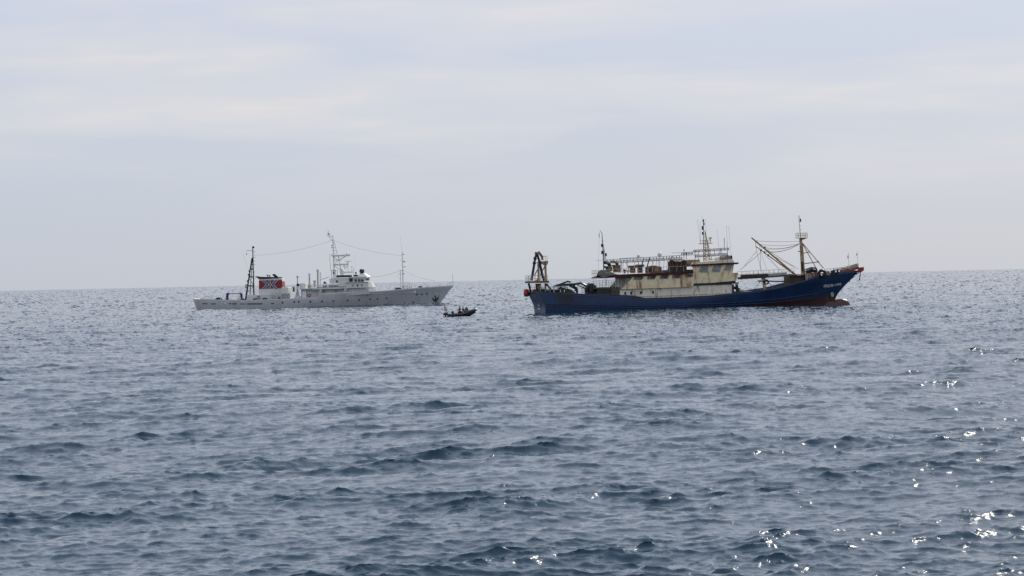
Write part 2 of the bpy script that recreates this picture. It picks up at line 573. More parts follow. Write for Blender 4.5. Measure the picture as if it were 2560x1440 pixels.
def interp(pts, x):
    """piecewise linear through sorted (x, value) pairs"""
    if x <= pts[0][0]:
        return pts[0][1]
    for (a, u), (c, w) in zip(pts[:-1], pts[1:]):
        if x <= c:
            return u + (w - u) * (x - a) / (c - a)
    return pts[-1][1]
def sstep(a, c, t):
    t = min(1, max(0, (t - a) / (c - a)))
    return t * t * (3 - 2 * t)
def text_mesh(name, body, size, material, parent, where, xdir, updir, depth=0.02, squeeze=1.0, label=None):
    """flat lettering as a mesh, lower left corner at `where`, running along xdir"""
    cu = bpy.data.curves.new(name, 'FONT')
    cu.body = body; cu.size = size; cu.extrude = depth; cu.offset = 0.006 * size
    tmp = bpy.data.objects.new(name, cu); COL.objects.link(tmp)
    dg = bpy.context.evaluated_depsgraph_get()
    me = bpy.data.meshes.new_from_object(tmp.evaluated_get(dg))
    bpy.data.objects.remove(tmp)
    X = Vector(xdir).normalized(); U = Vector(updir); Nn = X.cross(U).normalized(); U = Nn.cross(X).normalized()
    o0 = Vector(where)
    for v in me.vertices:
        x, y, z = v.co
        v.co = o0 + X * x * squeeze + U * y + Nn * z
    me.materials.clear(); me.materials.append(material)
    o = bpy.data.objects.new(name, me); COL.objects.link(o); o.parent = parent
    if label:
        o["label"] = label
    return o
def wire(mb, p, q, r, sag=0.0, n=10):
    p, q = Vector(p), Vector(q)
    pts = []
    for i in range(n + 1):
        t = i / n
        w = p.lerp(q, t); w.z -= sag * 4 * t * (1 - t)
        pts.append(w)
    return mb.path(pts, r, 4)
def quad_hole(corners, r=0.25):
    """round the corners of an opening a little; corners are (x, z) in order"""
    out = []
    n = len(corners)
    for i in range(n):
        p, a, c = Vector(corners[i]), Vector(corners[i - 1]), Vector(corners[(i + 1) % n])
        ra, rc = min(r, 0.35 * (a - p).length), min(r, 0.35 * (c - p).length)
        s0, s1 = p + (a - p).normalized() * ra, p + (c - p).normalized() * rc
        for t in (0, 0.33, 0.67, 1):
            w = s0 * (1 - t) ** 2 + p * 2 * t * (1 - t) + s1 * t * t
            out.append((w.x, w.y))
    return out
class Hull:
    """lofted hull: sheer, stem and transom lines, half breadth by station and height"""
    def __init__(s, B, stem, transom, sheer, zbot, ub, pw, stern=0.9, flare=0.0):
        s.B, s.stem, s.tr, s.sheer, s.zbot, s.ub, s.pw, s.stern, s.flare = B, stem, transom, sheer, zbot, ub, pw, stern, flare
    def hb_u(s, u, z):
        w = min(1, max(0, z / 4.5))
        ub = s.ub[0] + (s.ub[1] - s.ub[0]) * w
        p = s.pw[0] + (s.pw[1] - s.pw[0]) * w
        b = s.stern + (1 - s.stern) * sstep(0, 0.22, u)
        if u > ub:
            b *= max(0.0, 1 - ((u - ub) / (1 - ub)) ** p)
        lo = 0.93 + 0.07 * sstep(-1.5, 1.6, z)
        return s.B / 2 * b * lo + 0.03
    def hb(s, x, z):
        x0, x1 = interp(s.tr, z), interp(s.stem, z)
        return s.hb_u(min(1, max(0, (x - x0) / (x1 - x0))), z)
    def surf(s, n=90, m=16):
        mb = MB()
        vs, fs = [], []
        us = [0.5 * (i / n) + 0.5 * (1 - (1 - i / n) ** 1.7) for i in range(n + 1)]
        rows = []
        for u in us:
            col = []
            zt = 3.0
            for _ in range(6):
                x = interp(s.tr, zt) + u * (interp(s.stem, zt) - interp(s.tr, zt))
                zt = interp(s.sheer, x)
            for j in range(m + 1):
                z = s.zbot + (zt - s.zbot) * j / m
                x = interp(s.tr, z) + u * (interp(s.stem, z) - interp(s.tr, z))
                col.append((x, s.hb_u(u, z), z))
            rows.append(col)
        for sd in (-1, 1):
            o = len(vs)
            for col in rows:
                vs += [(x, sd * y, z) for x, y, z in col]
            for i in range(n):
                for j in range(m):
                    a = o + i * (m + 1) + j
                    fs.append((a, a + m + 1, a + m + 2, a + 1))
        tot = (n + 1) * (m + 1)
        for j in range(m):                                   # transom and stem faces
            fs.append((j, j + 1, tot + j + 1, tot + j))
            e = n * (m + 1) + j
            fs.append((e, tot + e, tot + e + 1, e + 1))
        mb.add(vs, fs)
        return mb
# ------------------------------------------------------------------ the blue fishing vessel
YAW_F = R(14)
_w = on_water(1363, 783)
FF = Frame(Vector((_w.x, _w.y, 0)) + Vector((-math.sin(YAW_F), math.cos(YAW_F), 0)) * 3.95, YAW_F)
def q(k, x, y, Y):
    a, c, s = ZOOM[k]
    return FF.P(a + x / s, c + y / s, Y)
def qz(k, x, y, Y):
    p = q(k, x, y, Y)
    return (p.x, p.z)
fv = empty("fishing_vessel", FF.M)
tag(fv, "rusty dark blue fishing vessel with beige wheelhouse and red bulbous bow", "ship")

M_BEIGE = mat("beige_paint", (0.80, 0.655, 0.41), 0.6, vary=0.16, vscale=0.9, rust=0.95, rust_scale=0.55, rust_lo=0.535, rust_hi=0.63, rust_col=(0.27, 0.095, 0.022))
M_PALE = mat("pale_grey_paint", (0.76, 0.69, 0.55), 0.6, vary=0.14, vscale=0.8, stretch=(1, 1, 0.4), rust=0.9, rust_scale=0.5, rust_lo=0.565, rust_hi=0.65, rust_col=(0.26, 0.10, 0.03))
M_TRIM = mat("red_brown_paint", (0.075, 0.026, 0.023), 0.95, spec=0.1, vary=0.35, vscale=1.5)
M_DARK = mat("dark_steel", (0.022, 0.022, 0.026), 0.55, vary=0.4, vscale=2.0)
M_BLACK = mat("black_paint", (0.010, 0.010, 0.013), 0.5)
M_GREEN = mat("dark_green_paint", (0.012, 0.034, 0.028), 0.4, vary=0.5, vscale=1.6)
M_DGREEN = mat("black_green_paint", (0.010, 0.018, 0.020), 0.5, vary=0.6, vscale=0.8)
M_BUFF = mat("buff_mast_paint", (0.42, 0.31, 0.17), 0.55, vary=0.35, vscale=1.2, rust=0.8, rust_scale=0.9, rust_lo=0.52, rust_hi=0.62)
M_BROWN = mat("brown_paint", (0.20, 0.115, 0.055), 0.65, vary=0.35, vscale=1.4, rust=0.7, rust_scale=0.8)
M_RUSTW = mat("rusted_white_paint", (0.42, 0.38, 0.33), 0.7, vary=0.25, vscale=1.2, rust=1.0, rust_scale=0.9, rust_lo=0.46, rust_hi=0.58)
M_RAIL = mat("weathered_rail_paint", (0.48, 0.45, 0.39), 0.6, vary=0.45, vscale=3.0)
M_FRAME = mat("pale_frame_paint", (0.60, 0.57, 0.52), 0.6, vary=0.3, vscale=3.0)
M_LAMP = mat("lamp_glass", (0.30, 0.29, 0.27), 0.25)
M_GLASS = mat("sky_grey_glass", (0.27, 0.265, 0.255), 0.25, spec=0.4, vary=0.35, vscale=1.2)  # opaque panes: reflected and seen-through sky put into the grey colour
M_INNER = mat("cabin_interior", (0.10, 0.105, 0.11), 0.8, vary=0.3, vscale=1.0)
M_WHITE = mat("white_gel_coat", (0.72, 0.72, 0.70), 0.35)
M_RED = mat("red_paint", (0.30, 0.018, 0.020), 0.45, vary=0.3, vscale=2.0)
M_LETTER = mat("faded_white_lettering", (0.74, 0.68, 0.58), 0.7, vary=0.35, vscale=3.0)
M_WIRE = mat("wire_rope", (0.06, 0.05, 0.045), 0.7)
M_NET = mat("fishing_net_twine", (0.028, 0.033, 0.026), 0.95, vary=0.7, vscale=2.5, bump=0.6)
M_DECK = mat("worn_deck_paint", (0.06, 0.045, 0.038), 0.8, vary=0.5, vscale=0.8)

# hull paint: worn blue above, red antifouling that climbs towards the bow, grime
def hull_paint():
    m = bpy.data.materials.new("worn_blue_hull_paint"); m.use_nodes = True
    t = m.node_tree; b = t.nodes['Principled BSDF']
    b.inputs['Roughness'].default_value = 0.42
    def N(kind, **kw):
        n = t.nodes.new(kind)
        for k_, v_ in kw.items():
            setattr(n, k_, v_)
        return n
    def L(a, c): t.links.new(a, c)
    tcn = N('ShaderNodeTexCoord'); sep = N('ShaderNodeSeparateXYZ'); L(tcn.outputs['Object'], sep.inputs[0])
    def noise(scale, st, detail=6, rg=0.62):
        mp = N('ShaderNodeMapping'); mp.inputs['Scale'].default_value = st; L(tcn.outputs['Object'], mp.inputs['Vector'])
        n = N('ShaderNodeTexNoise'); n.inputs['Scale'].default_value = scale
        n.inputs['Detail'].default_value = detail; n.inputs['Roughness'].default_value = rg
        L(mp.outputs['Vector'], n.inputs['Vector']); return n.outputs['Fac']
    def ramp(src, a, c, ca, cc):
        r = N('ShaderNodeValToRGB'); e = r.color_ramp.elements
        e[0].position, e[1].position = a, c; e[0].color, e[1].color = (*ca, 1), (*cc, 1)
        L(src, r.inputs['Fac']); return r.outputs['Color']
    def mix(f, a, c):
        x = N('ShaderNodeMix', data_type='RGBA')
        for s_, v_ in ((x.inputs[0], f), (x.inputs[6], a), (x.inputs[7], c)):
            if hasattr(v_, 'links'): L(v_, s_)
            else: s_.default_value = v_
        return x.outputs[2]
    def math_(op, a, c, d=None):
        x = N('ShaderNodeMath', operation=op)
        for i_, v_ in enumerate((a, c, d)):
            if v_ is None: continue
            if hasattr(v_, 'links'): L(v_, x.inputs[i_])
            else: x.inputs[i_].default_value = v_
        return x.outputs[0]
    blue = ramp(noise(0.35, (1, 1, 1.4)), 0.32, 0.70, (0.006, 0.021, 0.066), (0.013, 0.042, 0.122))
    patch = ramp(noise(0.9, (0.35, 1, 1.1)), 0.52, 0.66, (0, 0, 0), (0.55, 0.55, 0.55))
    blue = mix(patch, blue, (0.010, 0.020, 0.040, 1))
    # rusty grime running down the plating
    g1 = ramp(noise(0.42, (1.0, 1, 0.30)), 0.56, 0.74, (0, 0, 0), (0.8, 0.8, 0.8))
    blue = mix(g1, blue, (0.022, 0.016, 0.016, 1))
    r1 = ramp(noise(1.6, (1.0, 1, 0.22)), 0.66, 0.76, (0, 0, 0), (0.8, 0.8, 0.8))
    blue = mix(r1, blue, (0.060, 0.026, 0.016, 1))
    # soot and oil smeared below the net hauler on the quarter
    dx = math_('DIVIDE', math_('SUBTRACT', sep.outputs['X'], 3.9), 2.1)
    dz = math_('DIVIDE', math_('SUBTRACT', sep.outputs['Z'], 2.6), 1.5)
    d2 = math_('ADD', math_('MULTIPLY', dx, dx), math_('MULTIPLY', dz, dz))
    d2 = math_('ADD', d2, math_('MULTIPLY', math_('SUBTRACT', noise(1.3, (1, 1, 0.7)), 0.5), 2.2))
    blue = mix(ramp(d2, 0.25, 1.1, (0.85, 0.85, 0.85), (0, 0, 0)), blue, (0.016, 0.012, 0.013, 1))
    red = ramp(noise(0.8, (1, 1, 0.6)), 0.3, 0.7, (0.026, 0.010, 0.011), (0.055, 0.017, 0.017))
    # boot line: low aft, rising forward
    xx = math_('MAXIMUM', math_('SUBTRACT', sep.outputs['X'], 33.0), 0.0)
    line = math_('MULTIPLY_ADD', xx, 0.088, 0.06)
    e = math_('SUBTRACT', sep.outputs['Z'], line)
    e = math_('ADD', e, math_('MULTIPLY', math_('SUBTRACT', noise(1.2, (1, 1, 1)), 0.5), 0.7))
    col = mix(ramp(e, 0.0, 0.12, (1, 1, 1), (0, 0, 0)), blue, red)
    L(col, b.inputs['Base Color'])
    return m
M_HULL = hull_paint()
M_BULB = mat("red_antifouling", (0.060, 0.017, 0.015), 0.32, vary=0.35, vscale=0.7, rust=0.5, rust_scale=0.9)

NEAR = -4.35
# hull lines
stem_px = [(2148, 676), (2131, 695), (2112, 714), (2099, 729), (2092, 738), (2088, 748), (2086, 760), (2086, 775)]
stem = sorted([(p.z, p.x) for p in (FF.P(a, c, 0) for a, c in stem_px)])
XW = stem[0][1]
tr_px = [(1345, 729), (1352, 742), (1360, 757), (1363.5, 768), (1364, 785)]
trans = sorted([(p.z, p.x) for p in (FF.P(a, c, -3.95) for a, c in tr_px)])
sheer_px = [(1345, 729.5, -4), (1380, 732, -4.2), (1436, 735, NEAR), (1590, 740, NEAR), (1604, 746.5, NEAR), (1660, 745.5, NEAR), (1770, 740.5, NEAR),
            (1830, 734.5, NEAR), (1884, 729.5, NEAR), (1950, 720, -4.2), (1982, 711, -4.1), (2014, 703, -3.9), (2036, 693, -3.5), (2046, 689, -3.3), (2065, 685.5, -2.9), (2100, 682, -1.9), (2148, 676, 0)]
sheer = []
for a, c, Y in sheer_px:
    p = FF.P(a, c, Y); sheer.append((p.x, p.z))
HF = Hull(9.0, stem, trans, sheer, -1.3, (0.42, 0.64), (1.7, 2.3), stern=0.88)
hull = HF.surf(110, 18).build("hull", M_HULL, fv, smooth='auto')
sd = hull.modifiers.new("plating", 'SOLIDIFY'); sd.thickness = 0.10; sd.offset = -1

# decks
def deck(x0, x1, dz, name, n=24, inset=0.15, frame_mat=M_DECK):
    pts = []
    for i in range(n + 1):
        x = x0 + (x1 - x0) * i / n
        z = interp(sheer, x) - dz
        pts.append((x, max(0.05, HF.hb(x, z) - inset), z))
    mb = MB(); vs = []; fs = []
    for x, y, z in pts:
        vs += [(x, -y, z), (x, y, z)]
    for i in range(n):
        fs.append((2 * i, 2 * i + 2, 2 * i + 3, 2 * i + 1))
    mb.add(vs, fs)
    return mb.build(name, frame_mat, fv)
X_AFT = interp(trans, 2.5) + 0.3
x_fc = FF.P(1990, 705, -3).x
deck(X_AFT, x_fc, 0.95, "deck", 60)
x_bow = interp(stem, 5.0)
deck(x_fc + 0.1, x_bow - 0.6, 0.35, "forecastle_deck", 30)

# rubbing strakes along the plating
def strake(px_list, r, name):
    mb = MB()
    pts = []
    for a, c in px_list:
        p = FF.P(a, c, NEAR)
        pts.append((p.x, p.z))
    n = 40
    for sd_ in (-1, 1):
        path = []
        for i in range(n + 1):
            x = pts[0][0] + (pts[-1][0] - pts[0][0]) * i / n
            z = interp(pts, x)
            path.append((x, sd_ * (HF.hb(x, z) + 0.02), z))
        mb.path(path, r, 5)
    build_each(mb, name, M_HULL, fv, True)
strake([(1368, 760), (1600, 765), (1800, 759), (1960, 747), (2060, 733)], 0.09, "rubbing_strake")
strake([(1368, 765), (1600, 770), (1800, 764), (1960, 755), (2060, 744)], 0.08, "rubbing_strake")
mb = MB()
for sd_ in (-1, 1):
    mb.path([(x, sd_ * (HF.hb(x, z) - 0.03), z + 0.03) for x, z in [(sheer[0][0] + (sheer[-1][0] - 0.8 - sheer[0][0]) * i / 60, interp(sheer, sheer[0][0] + (sheer[-1][0] - 0.8 - sheer[0][0]) * i / 60)) for i in range(61)]], 0.09, 5)
build_each(mb, "bulwark_cap", mat("cap_rail_paint", (0.035, 0.04, 0.05), 0.5, vary=0.4), fv)

# bulbous bow
bx, bz = q(4, 1225, 1330, 0).x, 0.05
tipx = q(4, 1432, 1300, 0).x
topz = q(4, 1345, 1213, 0).z
mb = MB()
Lb = tipx - (bx - 3.5)
prof = []
for i in range(15):
    t_ = i / 14
    prof.append((1.0 - 0.0 * t_) if t_ < 0.6 else max(0.0, 1 - ((t_ - 0.6) / 0.4) ** 2.6) ** 0.5)
vs, fs = [], []
n = 18
hz = topz + 0.98
for i in range(15):
    t_ = i / 14; rr = prof[i]
    x = bx - 3.5 + Lb * t_
    for k in range(n):
        a_ = 2 * math.pi * k / n
        sag = -0.28 * (1 - sstep(0.35, 0.75, t_))
        vs.append((x, 0.95 * (0.45 + 0.55 * sstep(0.0, 0.55, t_)) * rr * math.cos(a_) , -0.75 + (hz + sag) * (rr ** 0.8 if rr > 0 else 0) * math.sin(a_)))
for i in range(14):
    for k in range(n):
        fs.append((i * n + k, i * n + (k + 1) % n, (i + 1) * n + (k + 1) % n, (i + 1) * n + k))
mb.add(vs, fs)
mb.build("bulbous_bow", M_BULB, fv, smooth=True)

# name on the bow, plimsoll style bow thruster mark, draught marks, stern lettering
def hull_near(px, py, off=0.03):
    Y = NEAR
    for _ in range(12):
        p = FF.P(px, py, Y)
        Y = -HF.hb(p.x, p.z) - off
    return FF.P(px, py, Y)
def name_on_hull(name, body, pa, pb, h_px, material):
    """lettering laid on the plating between two points"""
    cu = bpy.data.curves.new(name, 'FONT'); cu.body = body; cu.size = 1.0; cu.offset = 0.022
    tmp = bpy.data.objects.new(name, cu); COL.objects.link(tmp)
    dg = bpy.context.evaluated_depsgraph_get()
    me = bpy.data.meshes.new_from_object(tmp.evaluated_get(dg)); bpy.data.objects.remove(tmp)
    xs = [v.co.x for v in me.vertices]; ys = [v.co.y for v in me.vertices]
    x0, x1, y0, y1 = min(xs), max(xs), min(ys), max(ys)
    for v in me.vertices:
        u = (v.co.x - x0) / (x1 - x0); w = (v.co.y - y0) / (y1 - y0)
        v.co = hull_near(pa[0] + (pb[0] - pa[0]) * u, pa[1] + (pb[1] - pa[1]) * u - h_px * w, 0.05)
    me.materials.clear(); me.materials.append(material)
    o = bpy.data.objects.new(name, me); COL.objects.link(o); o.parent = fv
    return o
name_on_hull("ship_name", "福远渔11998", (2058.5, 720.0), (2103, 714.0), 8.0, M_LETTER)
mb = MB()
c0 = (2080.7, 736.5)
ringp = [hull_near(c0[0] + 3.2 * math.cos(a_), c0[1] - 4.9 * math.sin(a_), 0.04) for a_ in [2 * math.pi * i / 20 for i in range(21)]]
mb.path(ringp, 0.055, 5)
for s_ in (-1, 1):
    mb.path([hull_near(c0[0] - 2.0 * s_, c0[1] - 3.0, 0.04), hull_near(c0[0] + 2.0 * s_, c0[1] + 3.0, 0.04)], 0.05, 5)
mb.build("bow_thruster_mark", M_LETTER, fv, label="white circle with a cross painted low on the bow")
mb = MB()
for i in range(11):
    p = hull_near(2067, 738 + i * 2.15, 0.02); p2 = hull_near(2068.6, 738 + i * 2.15, 0.02)
    mb.flat(p, p2, 0.03, 0.06)
build_each(mb, "draught_mark", mat("faded_marks", (0.14, 0.13, 0.14), 0.7), fv)
xt = interp(trans, 1.2) - 0.06
mb = MB()
for ya, za, yb, zb in ((-0.55, 2.15, -0.1, 1.55), (-0.1, 1.55, 0.1, 2.2), (0.1, 2.2, 0.25, 1.3), (-0.1, 1.55, -0.35, 2.1)):
    pass
def on_transom(px, py):
    p = None
    o, d = pixel_ray(px, py); o = FF.inv @ o; d = FF.inv.to_3x3() @ d
    x = 0.0
    for _ in range(8):
        tt = (x - o.x) / d.x; p = o + d * tt
        x = interp(trans, p.z) - 0.05
    return p
for seg in (((1345.0, 761.5), (1347.5, 765.5)), ((1349.5, 761.0), (1347.5, 765.5)), ((1347.5, 765.5), (1348.2, 769)), ((1344.5, 771.5), (1351.5, 771.5)), ((1345, 773), (1351, 772.8)), ((1348.3, 771.5), (1348.5, 776))):
    mb.bar(on_transom(*seg[0]), on_transom(*seg[1]), 0.05, 4)
mb.build("stern_lettering", M_LETTER, fv)

# ---- lower deckhouse
low_top = [(520, 1020), (1605, 985)]
zL = lambda px: FF.P(px, 723 - (px - 1553) * (6.0 / 173), -4.1).z
mb = MB()
xa, xb = FF.P(1547, 725, -4.05).x, FF.P(1829, 705, -4.05).x
za, zb = qz(2, 520, 1022, -4.05)[1], qz(3, 940, 995, -4.05)[1]
hole = [[qz(2, x0, y0, -4.05), qz(2, x1, y0, -4.05), qz(2, x1, y1, -4.05), qz(2, x0, y1, -4.05)]
        for x0, x1, y0, y1 in ((567, 598, 1065, 1108), (662, 693, 1060, 1105), (810, 845, 1053, 1098), (1002, 1032, 1046, 1093))]
zd = 1.6
mb.plate([(xa, zd), (xb, zd + 0.4), (xb, zb), (xa, za)], hole, -4.10, -4.00)
mb.prism([(xa, zd), (xb, zd + 0.4), (xb, zb), (xa, za)], 4.0, 4.1)
mb.box(xa, xa + 0.1, -3.99, 3.99, zd, za); mb.box(xb - 0.1, xb, -3.99, 3.99, zd, zb)
lh = mb.build("lower_deckhouse", M_PALE, fv)
for hpts in hole:
    MB().prism(hpts, -4.03, -4.01).build("window", M_BLACK, lh)
    w0, w1 = hpts[0], hpts[2]
# rail along the lower house side and the dark fender strip under the bridge overhang
mb = MB()
mb.path([q(2, 800, 1135, -4.2), q(2, 1300, 1118, -4.2), q(2, 1870, 1095, -4.2), q(3, 930, 1125, -4.2)], 0.035, 5)
for i in range(12):
    p = q(2, 990 + i * 78, 1129 - i * 2.8, -4.2)
    mb.bar(p - Vector((0, 0, 0.3)), p, 0.03, 5)
mb.build("side_handrail", M_RAIL, fv)

# ---- aft working house (dark green) under the balcony
mb = MB()
p0, p1 = FF.P(1492, 737, -4.0), FF.P(1549, 719, -4.0)
mb.box(p0.x, p1.x, -4.02, 4.02, 1.4, FF.P(1500, 718.5, -4.0).z)
mb.build("aft_deckhouse", M_DGREEN, fv, bevel=0.1)
mb = MB()
mb.box(FF.P(1528, 737, -4.2).x, FF.P(1549, 737, -4.2).x, -4.25, -4.03, 2.6, FF.P(1528, 724, -4.2).z)
mb.build("engine_room_door", mat("rust_brown_door", (0.07, 0.045, 0.04), 0.7, vary=0.4), fv)
mb = MB()
yb_ = -4.15
mb.rail([q(1, 1395, 855, yb_), q(1, 1720, 850, yb_)], 1.15, 0.035, 0.55, 3)
mb.rail([q(1, 1395, 855, yb_), q(1, 1395, 855, 4)], 1.15, 0.035, 0.8, 3)
mb.rail([q(1, 1745, 880, yb_), q(1, 1900, 875, yb_)], 1.35, 0.035, 0.6, 3)
mb.build("balcony_railing", M_RAIL, fv)
mb = MB()
mb.box(q(1, 1390, 880, -4).x, q(1, 1730, 880, -4).x, -4.2, 4.2, q(1, 1500, 860, -4).z - 0.12, q(1, 1500, 860, -4).z)
mb.flat(q(1, 1720, 888, -4.2), q(1, 1920, 884, -4.2), 0.12, 0.14)
mb.build("balcony_deck", M_BROWN, fv)

# ---- upper deckhouse: screen wall with slanted openings, cabin behind
YU = -4.42
outer = [qz(2, 520, 1022, YU), qz(2, 1605, 985, YU), qz(2, 1648, 965, YU), qz(2, 1662, 770, YU), qz(2, 650, 800, YU), qz(2, 690, 835, YU), qz(2, 665, 872, YU)]
holes = []
for c4 in ([(703, 880), (728, 818), (872, 810), (850, 878)], [(915, 872), (935, 806), (1067, 800), (1048, 868)], [(1110, 866), (1132, 799), (1272, 793), (1248, 860)],
           [(1305, 856), (1327, 791), (1462, 785), (1440, 850)], [(1510, 836), (1522, 787), (1650, 781), (1640, 834)]):
    holes.append(quad_hole([qz(2, x, y, YU) for x, y in c4], 0.22))
mb = MB()
mb.plate(outer, holes, YU - 0.06, YU + 0.06)
mb.plate(outer, holes, -YU - 0.06, -YU + 0.06)
z_floor = qz(2, 1000, 1008, YU)[1]
xu0, xu1 = outer[0][0], outer[2][0]
mb.add([(outer[0][0], YU + 0.07, outer[0][1] + 0.02), (outer[1][0], YU + 0.07, outer[1][1] + 0.02), (outer[1][0], -YU - 0.07, outer[1][1] + 0.02), (outer[0][0], -YU - 0.07, outer[0][1] + 0.02)], [(0, 1, 2, 3)])
uh = mb.build("upper_deckhouse", M_BEIGE, fv)
# cabin wall inside the side passage, with its own small windows
xc0, xc1 = q(2, 600, 900, -3.45).x, q(2, 1655, 900, -3.45).x
zc0, zc1 = outer[0][1], qz(2, 1000, 775, -3.45)[1]
cw = []
for cx in (640, 1195, 1385, 1580, 1000, 790):
    c_ = qz(2, cx, 822, -3.45)
    cw.append([(c_[0] - 0.4, c_[1] - 0.33), (c_[0] + 0.4, c_[1] - 0.33), (c_[0] + 0.4, c_[1] + 0.33), (c_[0] - 0.4, c_[1] + 0.33)])
mb = MB()
mb.plate([(xc0, zc0), (xc1, zc0 + 0.35), (xc1, zc1), (xc0, zc1 - 0.35)], [quad_hole(h_, 0.12) for h_ in cw], -3.51, -3.40)
mb.box(xc0 - 0.05, xc0 + 0.06, -3.39, 3.39, zc0, zc1 - 0.4)
mb.prism([(xc0, zc0), (xc1, zc0 + 0.35), (xc1, zc1), (xc0, zc1 - 0.35)], 3.40, 3.51)
cab = mb.build("cabin_wall", mat("grey_cabin_paint", (0.62, 0.61, 0.58), 0.6, vary=0.15), fv)
for h_ in cw:
    MB().prism(h_, -3.45, -3.41).build("window", M_GLASS, cab)

# ---- boat deck roof slab with red brown edge
mb = MB()
top = [(120, 822), (1640, 735)]
x0_, zt0 = qz(2, 275, 826, -4.7); x1_, zt1 = qz(2, 1640, 742, -4.7)
zb0 = qz(2, 275, 848, -4.7)[1]; zb1 = qz(2, 1640, 772, -4.7)[1]
xa_ = qz(2, 265, 848, -4.7)[0]
mb.prism([(xa_, zb0), (x1_, zb1), (x1_, zt1), (x0_ + 1.3, zt0 + 0.28), (x0_ + 0.3, zt0)], -4.75, 4.75)
mb.build("boat_deck", M_TRIM, fv)
mb = MB()
p0 = q(2, 282, 812, -4.6)
mb.rail([p0, Vector((p0.x, 4.4, p0.z))], 1.0, 0.035, 0.8, 2)
mb.rail([p0, q(2, 400, 800, -4.6)], 1.0, 0.035, 0.6, 2)
mb.rail([q(2, 400, 795, -4.6), q(2, 940, 765, -4.6)], 1.0, 0.03, 0.9, 2)
mb.rail([q(2, 1160, 750, -4.6), q(2, 1610, 728, -4.6)], 0.85, 0.03, 1.5, 1)
mb.build("boat_deck_railing", M_RAIL, fv)
mb = MB()
for px, py0, py1 in ((1516, 697, 715), (1545, 697, 718)):
    for Y in (-4.3, 4.3):
        mb.bar(FF.P(px, py0, Y), FF.P(px, py1, Y), 0.05, 6)
build_each(mb, "roof_stanchion", M_RAIL, fv)

# ---- wheelhouse
YW = -4.15
wh_o = [qz(3, 405, 1005, YW), qz(3, 1000, 950, YW), qz(3, 1022, 842, YW), qz(3, 948, 842, YW), qz(3, 970, 722, YW), qz(3, 385, 742, YW), qz(3, 415, 860, YW)]
wh_h = [[(475, 838), (505, 752), (622, 746), (590, 846)], [(650, 836), (682, 745), (796, 740), (772, 838)], [(832, 812), (852, 742), (940, 737), (920, 812)]]
holes = [quad_hole([qz(3, x, y, YW) for x, y in c4], 0.2) for c4 in wh_h]
mb = MB()
mb.plate(wh_o, holes, YW - 0.06, YW + 0.06)
mb.plate(wh_o, holes, -YW - 0.06, -YW + 0.06)
# front and back, floor
fx0, fz0 = wh_o[3]; fx1, fz1 = wh_o[4]
mb.add([(fx0, YW + 0.07, fz0), (fx0, -YW - 0.07, fz0), (fx1, -YW - 0.07, fz1), (fx1, YW + 0.07, fz1)], [(0, 1, 2, 3)])
mb.add([(wh_o[1][0], YW + 0.07, wh_o[1][1]), (wh_o[1][0], -YW - 0.07, wh_o[1][1]), (wh_o[2][0], -YW - 0.07, wh_o[2][1]), (wh_o[2][0], YW + 0.07, wh_o[2][1])], [(0, 1, 2, 3)])
mb.add([(wh_o[0][0], YW + 0.07, wh_o[0][1] + 0.03), (wh_o[0][0], -YW - 0.07, wh_o[0][1] + 0.03), (wh_o[1][0], -YW - 0.07, wh_o[1][1] + 0.03), (wh_o[1][0], YW + 0.07, wh_o[1][1] + 0.03)], [(0, 1, 2, 3)])
mb.add([(wh_o[2][0], YW + 0.07, wh_o[2][1] - 0.06), (wh_o[2][0], -YW - 0.07, wh_o[2][1] - 0.06), (wh_o[3][0], -YW - 0.07, wh_o[3][1] - 0.06), (wh_o[3][0], YW + 0.07, wh_o[3][1] - 0.06)], [(0, 1, 2, 3)])
wh = mb.build("wheelhouse", M_BEIGE, fv)
for h_ in holes:
    w = MB().prism(h_, YW - 0.015, YW + 0.015).build("window", M_GLASS, wh)
# front windows of the wheelhouse, facing the bow
for i in range(5):
    y0 = -3.6 + i * 1.5
    a0, a1 = Vector((fx0, 0, fz0)).lerp(Vector((fx1, 0, fz1)), 0.30), Vector((fx0, 0, fz0)).lerp(Vector((fx1, 0, fz1)), 0.86)
    MB().add([(a0.x + 0.03, y0, a0.z), (a0.x + 0.03, y0 + 1.2, a0.z), (a1.x + 0.03, y0 + 1.2, a1.z), (a1.x + 0.03, y0, a1.z)], [(0, 1, 2, 3)]).build("window", M_GLASS, wh)
# something standing just behind the third side window
mb = MB()
mb.flat(q(3, 872, 745, YW + 0.4), q(3, 880, 800, YW + 0.4), 0.1, 0.2); mb.flat(q(3, 895, 745, YW + 0.4), q(3, 905, 795, YW + 0.4), 0.1, 0.2); mb.flat(q(3, 880, 800, YW + 0.4), q(3, 905, 795, YW + 0.4), 0.1, 0.1)
mb.build("helm_chair_frame", M_WHITE, fv)
# roof brim and white parapet
mb = MB()
mb.prism([qz(3, 385, 748, -4.5), qz(3, 1015, 724, -4.5), qz(3, 1035, 712, -4.5), qz(3, 1032, 698, -4.5), qz(3, 960, 700, -4.5), qz(3, 385, 728, -4.5)], -4.55, 4.55)
mb.build("wheelhouse_brim", M_TRIM, fv)
mb = MB()
mb.prism([qz(3, 400, 727, -4.3), qz(3, 965, 699, -4.3), qz(3, 972, 690, -4.3), qz(3, 945, 652, -4.3), qz(3, 800, 668, -4.3), qz(3, 420, 700, -4.3)], -4.35, 4.35)
mb.build("roof_parapet", M_PALE, fv)
mb = MB()
mb.prism([qz(3, 790, 665, -3.0), qz(3, 935, 655, -3.0), qz(3, 925, 605, -3.0), qz(3, 870, 598, -3.0), qz(3, 835, 615, -3.0)], -3.2, -0.4)
mb.build("bridge_top_screen", mat("grey_canvas", (0.23, 0.22, 0.21), 0.85, vary=0.2), fv)
